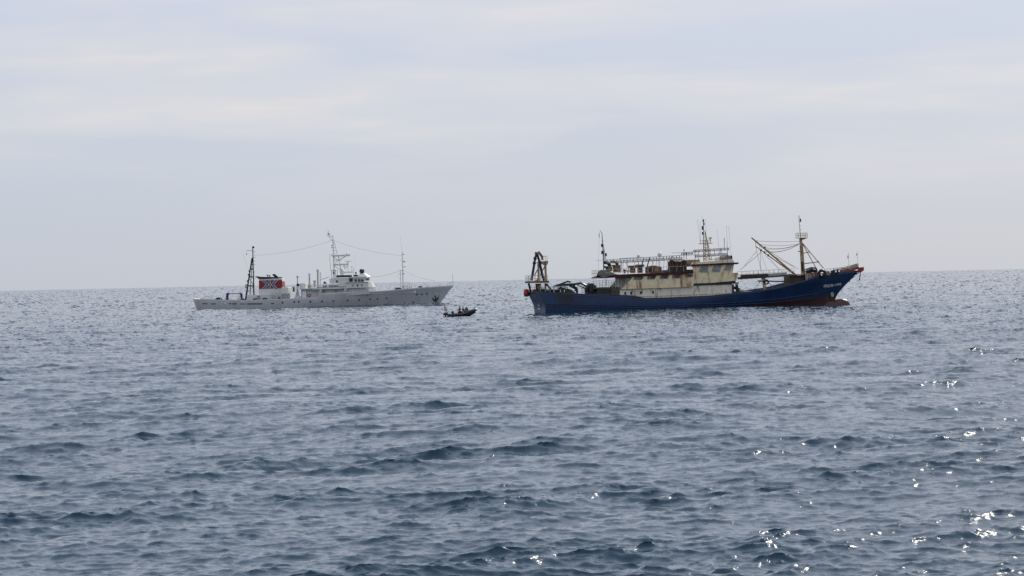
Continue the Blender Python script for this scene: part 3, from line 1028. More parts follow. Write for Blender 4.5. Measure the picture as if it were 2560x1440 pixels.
mb = MB(); p = q(3, 935, 652, -3.2); p2 = q(3, 932, 603, -3.2)
mb.flat(p, p2, 0.5, 0.18)
mb.build("navigation_light_board", M_TRIM, fv)
mb = MB(); p = q(3, 760, 672, -3.6)
mb.box(p.x - 0.6, p.x + 0.4, -3.9, -3.1, p.z - 0.1, p.z + 0.5)
mb.build("ventilation_box", M_PALE, fv)
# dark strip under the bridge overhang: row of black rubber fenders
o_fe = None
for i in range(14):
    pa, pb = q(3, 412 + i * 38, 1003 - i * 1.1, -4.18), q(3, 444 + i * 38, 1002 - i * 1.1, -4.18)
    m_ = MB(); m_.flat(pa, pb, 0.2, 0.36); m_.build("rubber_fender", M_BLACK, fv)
mb = MB()
bl, br = qz(3, 408, 1000, -4.1), qz(3, 1000, 948, -4.1)
mb.prism([(bl[0], bl[1] + 0.01), (br[0] - 0.1, br[1] + 0.01), (br[0] - 0.1, min(br[1] - 0.2, zb + 0.01)), (xb, zb + 0.003), (bl[0], interp([(xa, za), (xb, zb)], bl[0]) + 0.003)], -4.07, 4.07)
mb.build("bridge_deck", M_DARK, fv)
# fore end of the lower house: winch gear in the dark gap
mb = MB()
mb.box(xb + 0.05, xb + 0.45, -4.0, -2.6, 2.0, zb - 0.1)
mb.bar(q(3, 1005, 1000, -3.6), q(3, 1020, 1120, -3.6), 0.28, 8)
mb.bar(q(3, 960, 1045, -3.4), q(3, 1050, 1075, -3.4), 0.25, 8)
mb.flat(q(3, 930, 985, -3.8), q(3, 1030, 985, -3.8), 0.5, 0.25)
mb.build("hauling_winch", M_DARK, fv)
mb = MB()
mb.path([q(3, 1040, 1085, -3.7), q(3, 1120, 1100, -3.8), q(3, 1235, 1108, -3.9)], [0.24, 0.2, 0.1], 8)
mb.build("canvas_roll", mat("pale_canvas", (0.42, 0.40, 0.35), 0.9, vary=0.2), fv, smooth=True)

# ---- roof gear: funnels, ventilators
mb = MB()
for Y in (-1.6,):
    mb.prism([qz(2, 285, 745, Y), qz(2, 362, 740, Y), qz(2, 362, 668, Y), qz(2, 300, 660, Y)], Y - 0.8, Y + 0.8)
    mb.prism([qz(2, 410, 760, Y), qz(2, 492, 755, Y), qz(2, 492, 640, Y), qz(2, 375, 640, Y), qz(2, 408, 668, Y)], Y - 0.8, Y + 0.8)
build_each(mb, "funnel_casing", M_BROWN, fv)
mb = MB()
Y = -1.6
mb.path([q(2, 335, 690, Y), q(2, 335, 640, Y), q(2, 318, 615, Y), q(2, 285, 604, Y), q(2, 240, 604, Y)], [0.32, 0.32, 0.32, 0.3, 0.26], 10)
mb.path([q(2, 300, 700, Y - .5), q(2, 300, 680, Y - .5), q(2, 255, 670, Y - .5)], 0.2, 8)
mb.path([q(2, 455, 650, Y), q(2, 452, 615, Y), q(2, 430, 594, Y), q(2, 395, 586, Y), q(2, 355, 592, Y)], [0.28, 0.28, 0.28, 0.24, 0.18], 10)
build_each(mb, "exhaust_pipe", M_BLACK, fv, smooth=True)
for cx, cz, wd in ((700, 650, 55), (812, 635, 52)):
    Y = -2.2 if cx == 700 else -0.6
    mb = MB()
    a0, a1 = q(2, cx - wd, cz, Y), q(2, cx + wd, cz + 35, Y)
    mb.box(a0.x, a1.x, Y - 0.8, Y + 0.8, a1.z, a0.z)
    b0, b1 = q(2, cx - wd * 0.6, cz + 45, Y), q(2, cx + wd * 0.6, 765, Y)
    mb.box(b0.x, b1.x, Y - 0.5, Y + 0.5, b1.z, a1.z)
    mb.build("mushroom_ventilator", M_BROWN, fv, bevel=0.05)
mb = MB()
p = q(2, 575, 735, -2.5)
mb.lathe((p.x, -2.5, p.z - 0.45), (0, 0, 1), [(0.14, 0), (0.14, 0.4), (0.3, 0.45), (0.3, 0.65), (0.1, 0.75)], 10)
p = q(2, 625, 745, -2.5)
mb.lathe((p.x, -2.5, p.z - 0.3), (0, 0, 1), [(0.1, 0), (0.1, 0.3), (0.2, 0.32), (0.2, 0.5), (0.05, 0.55)], 10)
build_each(mb, "deck_vent", M_BROWN, fv)

# ---- fish lamp gantry: long frames over the roof with rows of lamps
GANTRY_POSTS = [(520, 785, 600), (650, 770, 575), (920, 755, 560), (1250, 745, 530)]
mb = MB()
YS = (-3.6, 3.4)
rails_px = [((270, 562), (1470, 488)), ((300, 585), (1480, 520)), ((440, 605), (1480, 545)), ((490, 540), (860, 520))]
for Y in YS:
    for a_, c_ in rails_px:
        mb.bar(q(2, *a_, Y), q(2, *c_, Y), 0.055, 5)
    for i in range(30):
        t_ = i / 29
        a_ = q(2, 290 + 1180 * t_, 562 - 72 * t_, Y); c_ = q(2, 290 + 1180 * t_, 600 - 58 * t_, Y)
        mb.bar(a_, c_, 0.03, 4)
for i in range(9):
    t_ = i / 8
    a_ = q(2, 300 + 1170 * t_, 562 - 72 * t_, YS[0]); c_ = a_.copy(); c_.y = YS[1]
    mb.bar(a_, c_, 0.035, 5)
for lx, top_, base in ((500, 600, 780), (540, 600, 770), (605, 595, 760), (640, 740, 740), (720, 590, 700), (1000, 570, 650), (1010, 575, 740), (1060, 570, 740), (1090, 570, 740), (1180, 560, 730), (1230, 560, 720)):
    mb.bar(q(2, lx, base, -3.3), q(2, lx + 12, top_, -3.3), 0.04, 5)
mb.bar(q(2, 600, 610, -3.4), q(2, 655, 750, -3.4), 0.07, 6)
mb.bar(q(2, 515, 760, -3.4), q(2, 530, 600, -3.4), 0.07, 6)
gan = mb.build("lamp_gantry", M_FRAME, fv)
mb = MB()
for a_, c_ in (((875, 535), (815, 740)), ((965, 525), (905, 740)), ((1315, 505), (1250, 725))):
    mb.bar(q(2, *a_, -3.5), q(2, *c_, -3.5), 0.10, 6)
build_each(mb, "gantry_strut", M_DARK, fv)
mb = MB()
rnd = random.Random(4)
for Y in YS:
    for i in range(46):
        t_ = i / 45
        p = q(2, 300 + 1160 * t_ + rnd.uniform(-4, 4), 588 - 63 * t_, Y)
        for dz in (0.0,):
            mb.lathe((p.x, Y, p.z - 0.42), (0, 0, 1), [(0.02, 0), (0.085, 0.08), (0.085, 0.26), (0.045, 0.36), (0.045, 0.44)], 6)
        if i % 2 == 0:
            p = q(2, 300 + 1160 * t_, 563 - 70 * t_, Y)
            mb.lathe((p.x, Y, p.z - 0.4), (0, 0, 1), [(0.02, 0), (0.08, 0.08), (0.08, 0.24), (0.04, 0.33), (0.04, 0.42)], 6)
mb.build("fish_lamps", M_LAMP, fv, kind="stuff")
# gantry over the wheelhouse top
mb = MB()
rails3 = [((240, 562), (490, 547)), ((405, 527), (905, 497)), ((430, 600), (880, 570)), ((240, 600), (480, 592)), ((640, 660), (930, 640))]
for Y in (-3.2, 2.6):
    for a_, c_ in rails3:
        mb.bar(q(3, *a_, Y), q(3, *c_, Y), 0.04, 5)
    for x_, y0, y1 in ((277, 525, 660), (310, 560, 660), (430, 527, 700), (475, 527, 700), (835, 360, 505), (787, 512, 650), (765, 512, 580), (880, 500, 650), (700, 515, 580)):
        mb.bar(q(3, x_, y0, Y), q(3, x_, y1, Y), 0.05, 5)
for x_, y_ in ((240, 562), (490, 547), (905, 497), (880, 570)):
    p = q(3, x_, y_, -3.2); p2 = p.copy(); p2.y = 2.6
    mb.bar(p, p2, 0.035, 5)
p = q(3, 277, 525, -3.2); mb.lathe((p.x, -3.2, p.z), (0, 0, 1), [(0.03, -0.1), (0.16, 0.0), (0.16, 0.06)], 8)
mb.build("bridge_top_frame", mat("dull_brown_frame", (0.13, 0.105, 0.085), 0.6, vary=0.4), fv)
mb = MB()
for Y in (-3.2, 2.6):
    for i in range(26):
        t_ = i / 25
        for (xa1, ya1), (xb1, yb1), k_ in (((415, 530), (895, 500), 1), ((440, 602), (875, 572), 1), ((245, 565), (400, 556), 3)):
            if i % k_:
                continue
            p = q(3, xa1 + (xb1 - xa1) * t_, ya1 + (yb1 - ya1) * t_, Y)
            mb.lathe((p.x, Y, p.z - 0.40), (0, 0, 1), [(0.02, 0), (0.08, 0.08), (0.08, 0.25), (0.04, 0.33), (0.04, 0.42)], 6)
mb.build("bridge_top_lamps", mat("brown_lamp", (0.07, 0.055, 0.05), 0.35), fv, kind="stuff")

# ---- radar mast
mb = MB()
Y = -0.6
mb.bar(q(3, 552, 690, Y), q(3, 545, 120, Y), 0.11, 8, 0.06)
mb.bar(q(3, 668, 690, Y - .9), q(3, 565, 250, Y), 0.07, 6, 0.045)
mb.bar(q(3, 640, 690, Y + .9), q(3, 565, 250, Y), 0.07, 6, 0.045)
mb.bar(q(3, 580, 690, Y), q(3, 566, 250, Y), 0.05, 6, 0.04)
for i, yy in enumerate((300, 345, 390, 440, 490, 530, 570, 610, 650)):
    xr = 565 + (yy - 250) * (90 / 440)
    mb.bar(q(3, 548, yy, Y), q(3, xr, yy, Y), 0.04, 5)
    if yy > 380:
        mb.bar(q(3, 548, yy, Y), q(3, xr + 8, yy + 40, Y), 0.035, 5)
        mb.bar(q(3, xr, yy, Y), q(3, 550, yy + 40, Y), 0.035, 5)
mast = mb.build("radar_mast", M_BUFF, fv)
mb = MB()
mb.box(q(3, 498, 440, Y).x, q(3, 652, 440, Y).x, Y - 0.9, Y + 0.9, q(3, 560, 442, Y).z, q(3, 560, 434, Y).z)
mb.rail([q(3, 502, 436, Y - .85), q(3, 650, 432, Y - .85)], 0.55, 0.03, 0.5, 1)
mb.rail([q(3, 502, 436, Y + .85), q(3, 650, 432, Y + .85)], 0.55, 0.03, 0.5, 1)
mb.build("platform", M_BUFF, mast)
mb = MB()
p = q(3, 640, 372, Y)
mb.bar(q(3, 637, 434, Y), p, 0.06, 6); mb.lathe(p, (0, 0, 1), [(0.08, -0.1), (0.25, 0.0), (0.25, 0.14), (0.12, 0.2)], 10)
mb.flat((p.x - 0.25, p.y, p.z + 0.2), (p.x + 0.27, p.y, p.z + 0.24), 0.5, 0.12)
mb.build("radar_scanner", M_RAIL, mast)
mb = MB()
for x_, y_, r_ in ((545, 120, 0.14), (553, 165, 0.12), (537, 228, 0.2), (535, 295, 0.14)):
    p = q(3, x_, y_, Y)
    mb.lathe((p.x, p.y, p.z - 0.2), (0, 0, 1), [(r_ * 0.6, -0.05), (r_, 0), (r_, 0.4 if r_ < 0.2 else 0.6), (r_ * 0.6, 0.45 if r_ < 0.2 else 0.65)], 8)
build_each(mb, "mast_light", M_DARK, mast)
mb = MB()
for x0, y0, x1, y1 in ((460, 100, 505, 440), (527, 45, 527, 100), (578, 95, 582, 340), (500, 125, 508, 430), (875, 195, 895, 210), (895, 210, 932, 605), (865, 195, 880, 500), (715, 258, 735, 262), (738, 262, 762, 510), (830, 355, 836, 500), (797, 480, 800, 640), (870, 420, 876, 560)):
    mb.bar(q(3, x0, y0, -1.2), q(3, x1, y1, -1.2), 0.022, 4)
build_each(mb, "whip_antenna", M_RAIL, fv)
for x_, y_, r_ in ((787, 497, 0.26), (1120, 475, 0.37)):
    Y_ = -1.0
    p = q(2, x_, y_, Y_)
    s_ = MB(); s_.lathe((p.x, Y_, p.z), (0, 0, 1), [(r_ * 0.55, -r_ * 1.1), (r_ * 0.92, -r_ * 0.75), (r_, 0)] + [(r_ * math.cos(a_), r_ * math.sin(a_)) for a_ in (0.4, 0.8, 1.2, 1.5)], 14)
    dm = s_.build("radome", M_WHITE, fv, smooth=True)
    s_ = MB(); s_.bar((p.x, Y_, p.z - r_ * 1.05), (p.x, Y_, p.z - r_ - 1.9), 0.06, 6); s_.build("post", M_RAIL, dm)

# ---- ensign mast on the aft roof
mb = MB(); Y = -0.8
mb.path([q(2, 248, 730, Y), q(2, 238, 480, Y), q(2, 228, 280, Y), q(2, 219, 145, Y), q(2, 186, 100, Y)], [0.10, 0.09, 0.07, 0.05, 0.04], 6)
mb.bar(q(2, 288, 600, Y), q(2, 240, 320, Y), 0.045, 5); mb.bar(q(2, 268, 600, Y + .5), q(2, 240, 400, Y), 0.045, 5)
for t_ in (0.15, 0.3, 0.45, 0.6, 0.75):
    mb.bar(q(2, 248 - 12 * t_, 730 - 400 * t_, Y), q(2, 252 + 26 * (1 - t_), 730 - 400 * t_, Y), 0.03, 4)
mb.bar(q(2, 205, 268, Y), q(2, 250, 265, Y), 0.03, 5)
em = mb.build("ensign_mast", M_DARK, fv)
mb = MB()
for x_, y_ in ((217, 335), (220, 445), (282, 480)):
    p = q(2, x_, y_, Y); mb.lathe((p.x, p.y, p.z - 0.28), (0, 0, 1), [(0.1, 0), (0.16, 0.05), (0.16, 0.5), (0.1, 0.56)], 8)
build_each(mb, "mast_light", M_BLACK, em)
mb = MB(); wire(mb, q(2, 178, 200, Y), q(2, 160, 730, Y), 0.014); mb.build("halyard", M_WIRE, em)

# ---- forward catwalk between wheelhouse and forecastle
YC = -1.2
mb = MB()
for Y in (YC - 0.8, YC + 0.8):
    mb.flat(q(3, 1020, 918, Y), q(4, 640, 872, Y), 0.14, 0.42)
cat = mb.build("catwalk", mat("catwalk_brown_paint", (0.15, 0.115, 0.08), 0.65, vary=0.4, vscale=1.5, rust=0.6), fv)
mb = MB()
pa, pb = q(3, 1022, 905, YC), q(4, 640, 862, YC)
for i in range(26):
    a_, c_ = pa.lerp(pb, i / 26 + 0.002), pa.lerp(pb, (i + 1) / 26 - 0.003)
    s_ = MB(); s_.flat(a_, c_, 1.8, 0.06); s_.build("plank", M_DECK, cat)
mb = MB()
mb.rail([q(3, 1022, 905, YC - .85), q(4, 640, 862, YC - .85)], 1.0, 0.032, 0.75, 2)
mb.rail([q(3, 1022, 905, YC + .85), q(4, 640, 862, YC + .85)], 1.0, 0.032, 1.0, 2)
mb.build("catwalk_railing", M_RAIL, fv)
mb = MB()
pa, pb = q(3, 1065, 870, YC - 1.15), q(3, 1438, 905, YC - 1.15)
mb.flat(q(3, 1065, 893, YC - 1.15), q(3, 1438, 875, YC - 1.15), 0.45, 0.60)
mb.build("fish_chute", mat("dark_brown_timber", (0.05, 0.035, 0.028), 0.8, vary=0.4), fv)
mb = MB()
mb.flat(q(4, 275, 872, YC - 0.98), q(4, 540, 852, YC - 0.98), 0.05, 0.42)
mb.build("name_board", mat("dirty_white_board", (0.36, 0.34, 0.32), 0.7, vary=0.5, vscale=4.0), fv)
# catwalk support trestle
mb = MB(); Y = YC
for Y in (YC - 0.9, YC + 0.9):
    mb.flat(q(6, 0, 0, Y) if False else FF.P(1907.5, 695, Y), FF.P(1909, 730, Y), 0.2, 0.22)
    mb.flat(FF.P(1911.5, 695, Y), FF.P(1913.5, 730, Y), 0.2, 0.22)
    mb.bar(FF.P(1905, 697, Y), FF.P(1892, 716, Y), 0.06, 5)
    mb.bar(FF.P(1912, 697, Y), FF.P(1931, 716, Y), 0.06, 5)
    mb.prism([FF.xz(1901, 694, Y), FF.xz(1915, 694, Y), FF.xz(1910, 699, Y), FF.xz(1906, 699, Y)], Y - 0.1, Y + 0.1)
build_each(mb, "catwalk_trestle", M_BUFF, fv, join=5)
mb = MB(); mb.ring(FF.P(1916, 705, YC - 1.2), (0.3, 1, 0), 0.35, 0.12); mb.build("snatch_block", M_BLACK, fv)

# ---- cargo booms, spar and foremast
YM = 0.0
mb = MB(); mb.bar(q(4, 700, 905, -0.7), q(4, 50, 355, -1.6), 0.20, 8, 0.14); mb.build("cargo_boom", M_BUFF, fv)
mb = MB(); mb.bar(q(4, 640, 860, 0.9), q(4, 112, 478, 1.6), 0.13, 8, 0.10); mb.build("cargo_boom", M_DARK if False else M_BUFF, fv)
mb = MB(); mb.bar(q(4, 135, 955, -2.6), q(4, 620, 966, -2.6), 0.11, 8); mb.build("net_spar", M_DARK, fv)
mb = MB()
mb.path([q(4, 762, 880, YM), q(4, 757, 760, YM), q(4, 742, 520, YM), q(4, 728, 365, YM)], [0.36, 0.36, 0.33, 0.25], 12)
fm = mb.build("foremast", M_BUFF, fv, smooth='auto')
s_ = MB(); s_.path([q(4, 759, 820, YM - 0.1), q(4, 752, 690, YM - 0.1)], 0.27, 10); s_.build("winch_housing", M_DARK, fm)
mb = MB(); mb.path([q(4, 728, 365, YM), q(4, 703, 48, YM)], [0.09, 0.05], 8)
for yy in (55, 75, 190, 245):
    mb.bar(q(4, 703 + (yy - 48) * 0.08, yy, YM), q(4, 722 + (yy - 48) * 0.08, yy - 2, YM), 0.04, 5)
mb.build("topmast", M_RAIL, fm)
mb = MB(); p = q(4, 726, 115, YM); mb.lathe((p.x, YM, p.z - 0.3), (0, 0, 1), [(0.08, 0), (0.14, 0.1), (0.14, 0.5), (0.08, 0.6)], 8); build_each(mb, "mast_light", M_TRIM, fm)
mb = MB()
px0, px1 = q(4, 684, 362, YM).x, q(4, 804, 362, YM).x
zz = q(4, 740, 358, YM).z
mb.hplate([(px0, -0.8), (px1, -0.8), (px1, 0.8), (px0, 0.8)], zz - 0.08, zz)
mb.rail([(px0, -0.78, zz), (px1, -0.78, zz), (px1, 0.78, zz), (px0, 0.78, zz), (px0, -0.78, zz)], 0.85, 0.03, 0.45, 2)
mb.prism([(px0 + 0.6, zz - 0.09), (px1, zz - 0.09), (px0 + 0.9, zz - 0.35)], -0.5, 0.5)
mb.build("crows_nest", M_BUFF, fm)
mb = MB()
for a_, c_, Y2 in (((742, 415), (1088, 832), -1.0), ((750, 430), (948, 785), 1.2)):
    mb.bar(q(4, *a_, YM), q(4, *c_, Y2), 0.075, 6)
mb.bar(q(4, 772, 570, -0.1), q(4, 852, 550, -0.35), 0.075, 6); mb.bar(q(4, 772, 568, 0.1), q(4, 820, 560, 0.3), 0.06, 6)
mb.bar(q(4, 775, 716, -0.1), q(4, 985, 690, -0.75), 0.085, 6); mb.bar(q(4, 775, 716, 0.1), q(4, 905, 702, 0.9), 0.07, 6)
for x_, y_, Y_ in ((852, 552, -0.35), (975, 686, -0.72)):
    p = q(4, x_, y_, Y_); mb.ball(p, 0.15, 8)
mb.bar(q(4, 690, 545, YM), q(4, 745, 545, YM), 0.08, 6)
mb.build("mast_brace", M_BUFF, fm)
mb = MB()
T = [q(4, 712, 408, YM), q(4, 708, 440, YM), q(4, 706, 448, YM)]
for (x0, y0), tgt, sg, Yb in (((115, 400), T[0], 0.1, -1.4), ((180, 452), T[1], 0.25, -1.3), ((232, 490), T[1], 0.5, -1.2), ((240, 508), T[2], 0.4, -1.2), ((190, 540), T[2], 0.7, 1.5), ((310, 552), T[2], 0.4, -1.1)):
    wire(mb, q(4, x0, y0, Yb), tgt, 0.035, sg)
for a_, c_, r_ in (((105, 420), (110, 490), .04), ((112, 490), (182, 820), .028), ((165, 470), (180, 830), .028), ((175, 540), (260, 805), .02), ((115, 540), (-60, 760), .03), ((185, 555), (-110, 800), .035), ((120, 545), (95, 590), .02),
                   ((230, 590), (430, 790), .025), ((270, 610), (590, 960), .025), ((230, 500), (660, 770), .04), ((340, 600), (700, 790), .03), ((180, 940), (200, 1000), .02)):
    wire(mb, q(4, *a_, -1.3), q(4, *c_, -1.3), r_, 0.05, 6)
mb.build("rigging", M_WIRE, fv)
mb = MB()
for x_, y_ in ((108, 405), (172, 460), (232, 492), (180, 530), (230, 560), (280, 600)):
    p = q(4, x_, y_, -1.4); mb.box(p.x - 0.12, p.x + 0.12, p.y - 0.08, p.y + 0.08, p.z - 0.18, p.z + 0.18)
build_each(mb, "rigging_block", M_DARK, fv)

# ---- forecastle house and gear
YH = -2.3
mb = MB()
p0, p1 = q(4, 618, 960, YH), q(4, 803, 872, YH)
mb.box(p0.x, p1.x, YH, 2.3, p0.z - 1.2, p1.z)
mb.build("forecastle_house", mat("brown_black_paint", (0.045, 0.032, 0.028), 0.7, vary=0.6, vscale=1.2, rust=0.6, rust_scale=0.8), fv)
mb = MB()
mb.prism([qz(4, 803, 960, -2.9), qz(4, 975, 890, -2.9), qz(4, 975, 838, -2.9), qz(4, 785, 848, -2.9)], -3.0, -2.88)
mb.build("rusted_bulkhead", M_RUSTW, fv)
mb = MB()
mb.flat(q(4, 612, 872, -2.6), q(4, 985, 838, -2.6), 0.8, 0.12)
mb.build("house_coaming", M_RUSTW, fv)
mb = MB()
p0, p1 = q(4, 790, 845, -1.8), q(4, 955, 775, -1.8)
for i in range(6):
    x_ = p0.x + (p1.x - p0.x) * i / 5
    mb.bar((x_, -1.8, p0.z), (x_, -1.8, p1.z), 0.04, 5)
mb.path([q(4, 800, 800, -1.8), q(4, 870, 772, -1.8), q(4, 930, 775, -1.8), q(4, 960, 810, -1.8)], 0.14, 6)
mb.path([q(4, 800, 830, -1.7), q(4, 880, 795, -1.6), q(4, 955, 825, -1.7)], 0.2, 6)
mb.path([q(4, 810, 850, -1.6), q(4, 900, 815, -1.4), q(4, 965, 845, -1.6)], 0.25, 6)
mb.build("anchor_windlass", M_DARK, fv)
mb = MB()
c_ = q(4, 1025, 850, -3.0)
mb.ring(c_, (0.15, 1, 0), 0.52, 0.27, 22, 8)
fend = mb.build("tractor_tyre", M_BLACK); fend.matrix_world = FF.M
tag(fend, "big black tyre fender propped on the fishing vessel's forecastle edge", "tyre")
mb = MB()
for x_, y0, y1 in ((1162, 855, 810), (1190, 853, 803), (1240, 845, 797)):
    p0, p1 = q(4, x_, y0, -2.2), q(4, x_, y1, -2.2)
    mb.bar(p0 - Vector((0, 0, 0.3)), p1, 0.2, 8)
build_each(mb, "mooring_bitt", M_BLACK, fv)
mb = MB()
p0 = q(4, 1105, 850, -2.6)
mb.box(p0.x - 0.3, p0.x + 0.3, -2.8, -2.2, p0.z - 0.3, p0.z + 0.35)
mb.build("rope_locker", M_BUFF, fv)
# bow rail, red bow chock, hanging anchor gear
mb = MB()
def bow_pt(px, py):
    return hull_near(px, py, -0.12)
pts = [bow_pt(2083, 683.6), bow_pt(2100, 681.2), bow_pt(2116, 679)]
mb.rail(pts, 0.78, 0.032, 0.62, 2)
mb.build("bow_railing", M_RAIL, fv); mb = MB()
ptsf = [Vector((p.x, -p.y, p.z)) for p in pts]
mb.rail(ptsf, 0.78, 0.032, 0.62, 2)
mb.build("bow_railing", M_RAIL, fv)
mb = MB()
pts = [bow_pt(2116, 678), bow_pt(2132, 672.5), FF.P(2145.5, 667.5, -0.3)]
for P in (pts, [Vector((p.x, -p.y, p.z)) for p in pts]):
    for k_ in range(len(P) - 1):
        n = 6
        for i in range(n + 1):
            a_ = P[k_].lerp(P[k_ + 1], i / n)
            mb.flat(a_, a_ + Vector((0, 0, 0.62)), 0.16, 0.07)
        for hh in (0.1, 0.35, 0.62):
            mb.flat(P[k_] + Vector((0, 0, hh)), P[k_ + 1] + Vector((0, 0, hh)), 0.06, 0.1)
mb.build("bow_bulwark_grating", mat("cream_rail_paint", (0.40, 0.36, 0.27), 0.6, vary=0.3), fv)
mb = MB()
b1, b2 = bow_pt(2113, 677.5), FF.P(2147, 669.5, -0.45)
for sd_ in (-1, 1):
    P = [Vector((p.x, sd_ * abs(p.y) , p.z)) for p in (b1, bow_pt(2130, 673.8), b2)]
    for a_, c_ in zip(P[:-1], P[1:]):
        mb.flat(a_, c_, 0.12, 0.42)
p0, p1 = FF.P(2147.5, 680, 0), FF.P(2157, 667.5, 0)
mb.prism([FF.xz(2147, 681, 0), FF.xz(2151, 680.5, 0), FF.xz(2157, 676, 0), FF.xz(2157, 667.5, 0), FF.xz(2147.5, 669, 0)], -0.55, 0.55)
mb.build("bow_roller", M_RED, fv, label="bright red steel bow roller box at the tip of the bow")
mb = MB()
mb.bar(FF.P(2151, 681, -0.3), FF.P(2149, 698, -0.3), 0.09, 6); mb.bar(FF.P(2147.5, 698, -0.3), FF.P(2150.5, 699.5, -0.3), 0.1, 6)
mb.bar(FF.P(2137, 691, -0.6), FF.P(2121, 702.5, -0.8), 0.06, 6); mb.bar(FF.P(2119, 703, -0.8), FF.P(2125, 703, -0.8), 0.13, 6)
mb.prism([FF.xz(2137, 688, -0.5), FF.xz(2150, 680, -0.5), FF.xz(2143, 686, -0.5)], -0.5, 0.1)
mb.build("anchor", M_DARK, fv)
mb = MB(); mb.bar(q(0, 780, 815, -1.5), q(0, 1020, 855, -1.2), 0.06, 6); mb.bar(q(0, 780, 815, -1.5), q(0, 350, 890, -1.8), 0.05, 6); mb.build("mooring_hawser", M_BLACK, fv)
# flag staffs at the bow
def flag(px_top, px_foot, fl, label, hgt, wdt):
    st = MB(); st.bar(FF.P(*px_foot, -0.9), FF.P(*px_top, -0.9), 0.035, 5, 0.02); st.build("flag_staff", M_RAIL, fv)
    a_ = FF.P(*fl, -0.9)
    m_ = MB(); vs = []; fs = []
    nu, nv = 5, 8
    for j in range(nv + 1):
        for i in range(nu + 1):
            u, v_ = i / nu, j / nv
            vs.append((a_.x - u * wdt * (0.5 + 0.5 * v_), a_.y + 0.16 * math.sin(u * 9 + v_ * 2) * (0.3 + v_), a_.z - v_ * hgt - 0.25 * u * hgt))
    for j in range(nv):
        for i in range(nu):
            k0 = j * (nu + 1) + i
            fs.append((k0, k0 + 1, k0 + nu + 2, k0 + nu + 1))
    m_.add(vs, fs)
    o = m_.build("flag", mat("red_flag_cloth", (0.33, 0.02, 0.022), 0.85, vary=0.25), None, smooth=True)
    o.matrix_world = FF.M
    sl_ = o.modifiers.new("cloth", 'SOLIDIFY'); sl_.thickness = 0.015
    tag(o, label, "flag", "limp red flags on the fishing vessel")
flag((2120.7, 631), (2122.3, 665), (2120.6, 636.5), "limp red flag hanging low from the aft one of two bow staffs", 0.55, 0.18)
flag((2142.5, 628), (2145.3, 663), (2142.9, 632.5), "small tattered red flag on the foremost bow staff of the fishing vessel", 0.38, 0.20)
flag((1499.8, 576.5), (1499.9, 577.5), (1498.6, 580), "narrow dark red flag hanging from the bent ensign mast astern", 0.78, 0.14)

# ---- stern gantry
YG = -0.6
mb = MB()
def g(x, y, Y): return q(1, x, y, Y)
pz0, pz1 = g(390, 775, YG).z, g(390, 742, YG).z
gx0, gx1 = g(250, 760, YG).x, g(520, 760, YG).x
mb.box(gx0, gx1, -3.2, 2.8, pz0, pz1)
mb.flat(g(205, 758, 1.5), g(575, 748, -2.6), 0.6, 0.3)
sg = mb.build("stern_gantry", M_BROWN, fv)
mb = MB()
mb.flat(g(228, 780, 2.2), g(272, 965, 2.2), 0.32, 0.30); mb.flat(g(365, 785, -2.4), g(380, 940, -2.4), 0.30, 0.30)
mb.flat(g(415, 785, 1.5), g(415, 860, 1.5), 0.7, 0.5); mb.flat(g(530, 780, 2.0), g(530, 900, 2.0), 0.28, 0.3); mb.flat(g(545, 790, -2.4), g(625, 885, -2.4), 0.25, 0.3)
build_each(mb, "leg", M_DARK, sg)
mb = MB()
for Y in (-2.5, 2.3):
    mb.rail([(gx0, Y, pz1), (gx1, Y, pz1)], 1.0, 0.035, 0.6, 2)
mb.rail([(gx0, -2.5, pz1), (gx0, 2.3, pz1)], 1.0, 0.035, 0.8, 2)
mb.build("railing", M_RAIL, sg)
mb = MB()
mb.path([g(280, 725, YG), g(345, 335, YG), g(370, 240, YG)], [0.24, 0.20, 0.20], 8)
mb.path([g(515, 745, YG), g(475, 640, YG), g(425, 400, YG), g(385, 260, YG), g(365, 235, YG)], [0.24, 0.24, 0.22, 0.2, 0.2], 8)
for x_, y_ in ((330, 415), (345, 330), (425, 400), (470, 630)):
    mb.ball(g(x_, y_, YG), 0.33, 8)
mb.build("net_hauling_arm", M_BLACK, sg, smooth='auto')
mb = MB(); mb.ball(g(362, 240, YG), 0.28, 8); mb.flat(g(400, 210, YG + .4), g(470, 300, YG + .4), 0.3, 0.36); mb.flat(g(470, 300, YG + .4), g(478, 360, YG + .4), 0.25, 0.25)
mb.build("derrick_head", M_BROWN, sg)
mb = MB()
YT = 0.9
mb.flat(g(412, 735, YT), g(400, 430, YT), 0.34, 0.30); mb.flat(g(540, 735, YT), g(525, 430, YT), 0.34, 0.30)
mb.bar(g(330, 640, YT), g(405, 500, YT), 0.1, 6); mb.bar(g(440, 620, YT), g(520, 470, YT), 0.1, 6)
mb.prism([qz(1, 375, 420, YT), qz(1, 470, 430, YT), qz(1, 535, 460, YT), qz(1, 560, 420, YT), qz(1, 562, 375, YT), qz(1, 390, 395, YT)], YT - 0.6, YT + 0.6)
mb.prism([qz(1, 330, 745, YT), qz(1, 395, 690, YT), qz(1, 430, 740, YT)], YT - 0.1, YT + 0.1)
mb.rail([g(455, 385, YT - .6), g(560, 375, YT - .6)], 0.85, 0.035, 0.4, 1); mb.rail([g(455, 385, YT + .6), g(560, 375, YT + .6)], 0.85, 0.035, 0.4, 1)
mb.build("lookout_tower", M_BUFF, sg)
mb = MB()
for i in range(14):
    mb.bar(g(546, 690 - i * 18, YT - .3), g(556, 688 - i * 18, YT - .3), 0.025, 4)
mb.build("ladder", M_RAIL, sg)

